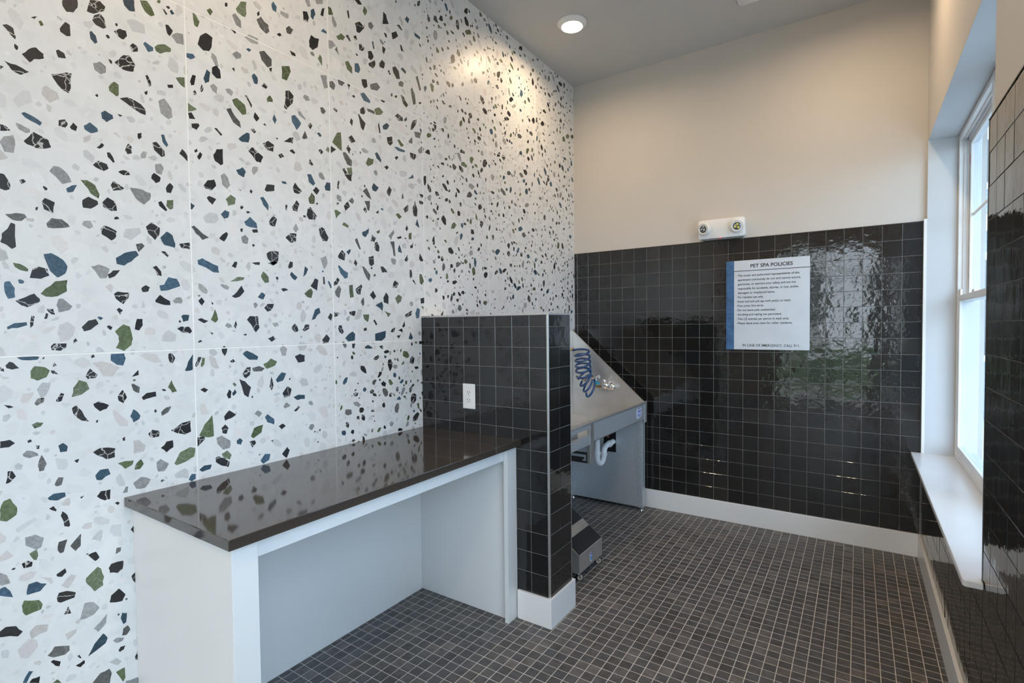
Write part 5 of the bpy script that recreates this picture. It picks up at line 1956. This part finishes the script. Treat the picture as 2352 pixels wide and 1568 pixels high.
# small label on the terrazzo above the tub
lb = MB().box(0.0262, 0.0268, TY1 - 0.068, TY1 - 0.040, 1.335, 1.385).build('small_label', M_STBL, tub)

# ================================================================== OUTSIDE
ground = MB().box(2.60, 30, -40, 30, -0.30, -0.12).box(-30, 2.60, -40, YB - 0.15, -0.30, -0.12).build('ground', M_CONC)
tag(ground, 'pale concrete paving outside the window', 'ground', kind='structure')
nb = empty('neighbour_building', (7.0, 7.0, -0.12))
tag(nb, 'sided building seen through the window, with an added wing blocking sky', 'building')
MB().box(2.9, 11.0, 7.0, 9.0, -0.12, 9.5).build('wall', M_SIDING, nb)
MB().box(6.2, 8.0, -2.6, 6.99, -0.12, 9.5).build('sky_blocking_wing', M_SIDING, nb)  # wing added to cut the sky light reaching the window
s = MB()
zz = 0.0
while zz < 9.3:
    s.prism([(6.975, zz), (7.0, zz), (7.0, zz + 0.18), (6.992, zz + 0.18)], 'x', 2.9, 6.19)
    s.prism([(6.175, zz), (6.2, zz), (6.2, zz + 0.18), (6.192, zz + 0.18)], 'y', -2.6, 6.98)
    zz += 0.18
o = s.build('siding_boards', M_SIDING, nb)
o['kind'] = 'stuff'
for wx, wz in ((3.3, 0.9), (4.7, 0.9), (3.3, 3.6), (4.7, 3.6)):
    fr = MB()
    fr.box(wx - 0.1, wx, 6.93, 6.99, wz, wz + 1.5).box(wx + 0.8, wx + 0.9, 6.93, 6.99, wz, wz + 1.5)
    fr.box(wx - 0.1, wx + 0.9, 6.93, 6.99, wz - 0.1, wz).box(wx - 0.1, wx + 0.9, 6.93, 6.99, wz + 1.5, wz + 1.62)
    f = fr.build('window', M_BTRIM, nb)
    MB().box(wx, wx + 0.8, 6.96, 6.98, wz, wz + 1.5).build('pane', M_BGLASS, f)
s = MB()
s.box(2.85, 6.18, 6.90, 6.99, 2.85, 3.10)
s.box(6.10, 6.19, -2.6, 6.99, 2.85, 3.10)
s.build('band_board', M_BTRIM, nb)
MB().box(2.84, 3.02, 6.92, 7.0, -0.12, 9.5).build('corner_board', M_BTRIM, nb)

cn = MB().box(2.605, 3.80, -2.6, 1.2, 2.78, 2.92).build('sky_blocking_canopy', M_BTRIM)  # added slab that keeps high sky light off the sill
tag(cn, 'flat white slab added outside above the window to block sky', 'canopy', kind='structure')
lawn = MB().box(-12, 14, -30, -10.0, -0.119, -0.10).build('lawn', M_LAWN)
tag(lawn, 'green lawn outside behind the camera', 'lawn', kind='structure')
for tx, ty, th, lab in ((-0.2, -13.5, 3.4, 'round green tree standing to one side of the entrance behind the camera'), (3.2, -16.5, 2.6, 'low green tree facing the entrance behind the camera'), (-3.9, -17.0, 4.2, 'tall green tree far off beyond the lawn behind the camera')):
    tn = empty('garden_tree', (tx, ty, -0.10))
    tag(tn, lab, 'tree', 'trees beyond the entrance')
    MB().tube([(tx, ty, -0.1), (tx + 0.05, ty, th * 0.35), (tx, ty + 0.05, th * 0.6)], [0.14, 0.10, 0.05], 10).build('trunk', M_BARK, tn)
    V, F = [], []
    for k in range(1400):
        d = Vector((rnd.gauss(0, 1), rnd.gauss(0, 1), rnd.gauss(0, 1))).normalized() * rnd.uniform(0.55, 1.0) ** 0.5
        c = Vector((d.x * th * 0.42, d.y * th * 0.42, th * 0.62 + d.z * th * 0.42))
        a = Vector((rnd.gauss(0, 1), rnd.gauss(0, 1), rnd.gauss(0, 1))).normalized()
        b = a.orthogonal().normalized()
        n0 = len(V)
        z_ = rnd.uniform(0.08, 0.16)
        V += [tuple(c - a * z_), tuple(c + b * z_ * 0.5), tuple(c + a * z_), tuple(c - b * z_ * 0.5)]
        F.append((n0, n0 + 1, n0 + 2, n0 + 3))
    cr = mesh_obj('crown', V, F, M_LEAF, tn)
    cr['kind'] = 'stuff'
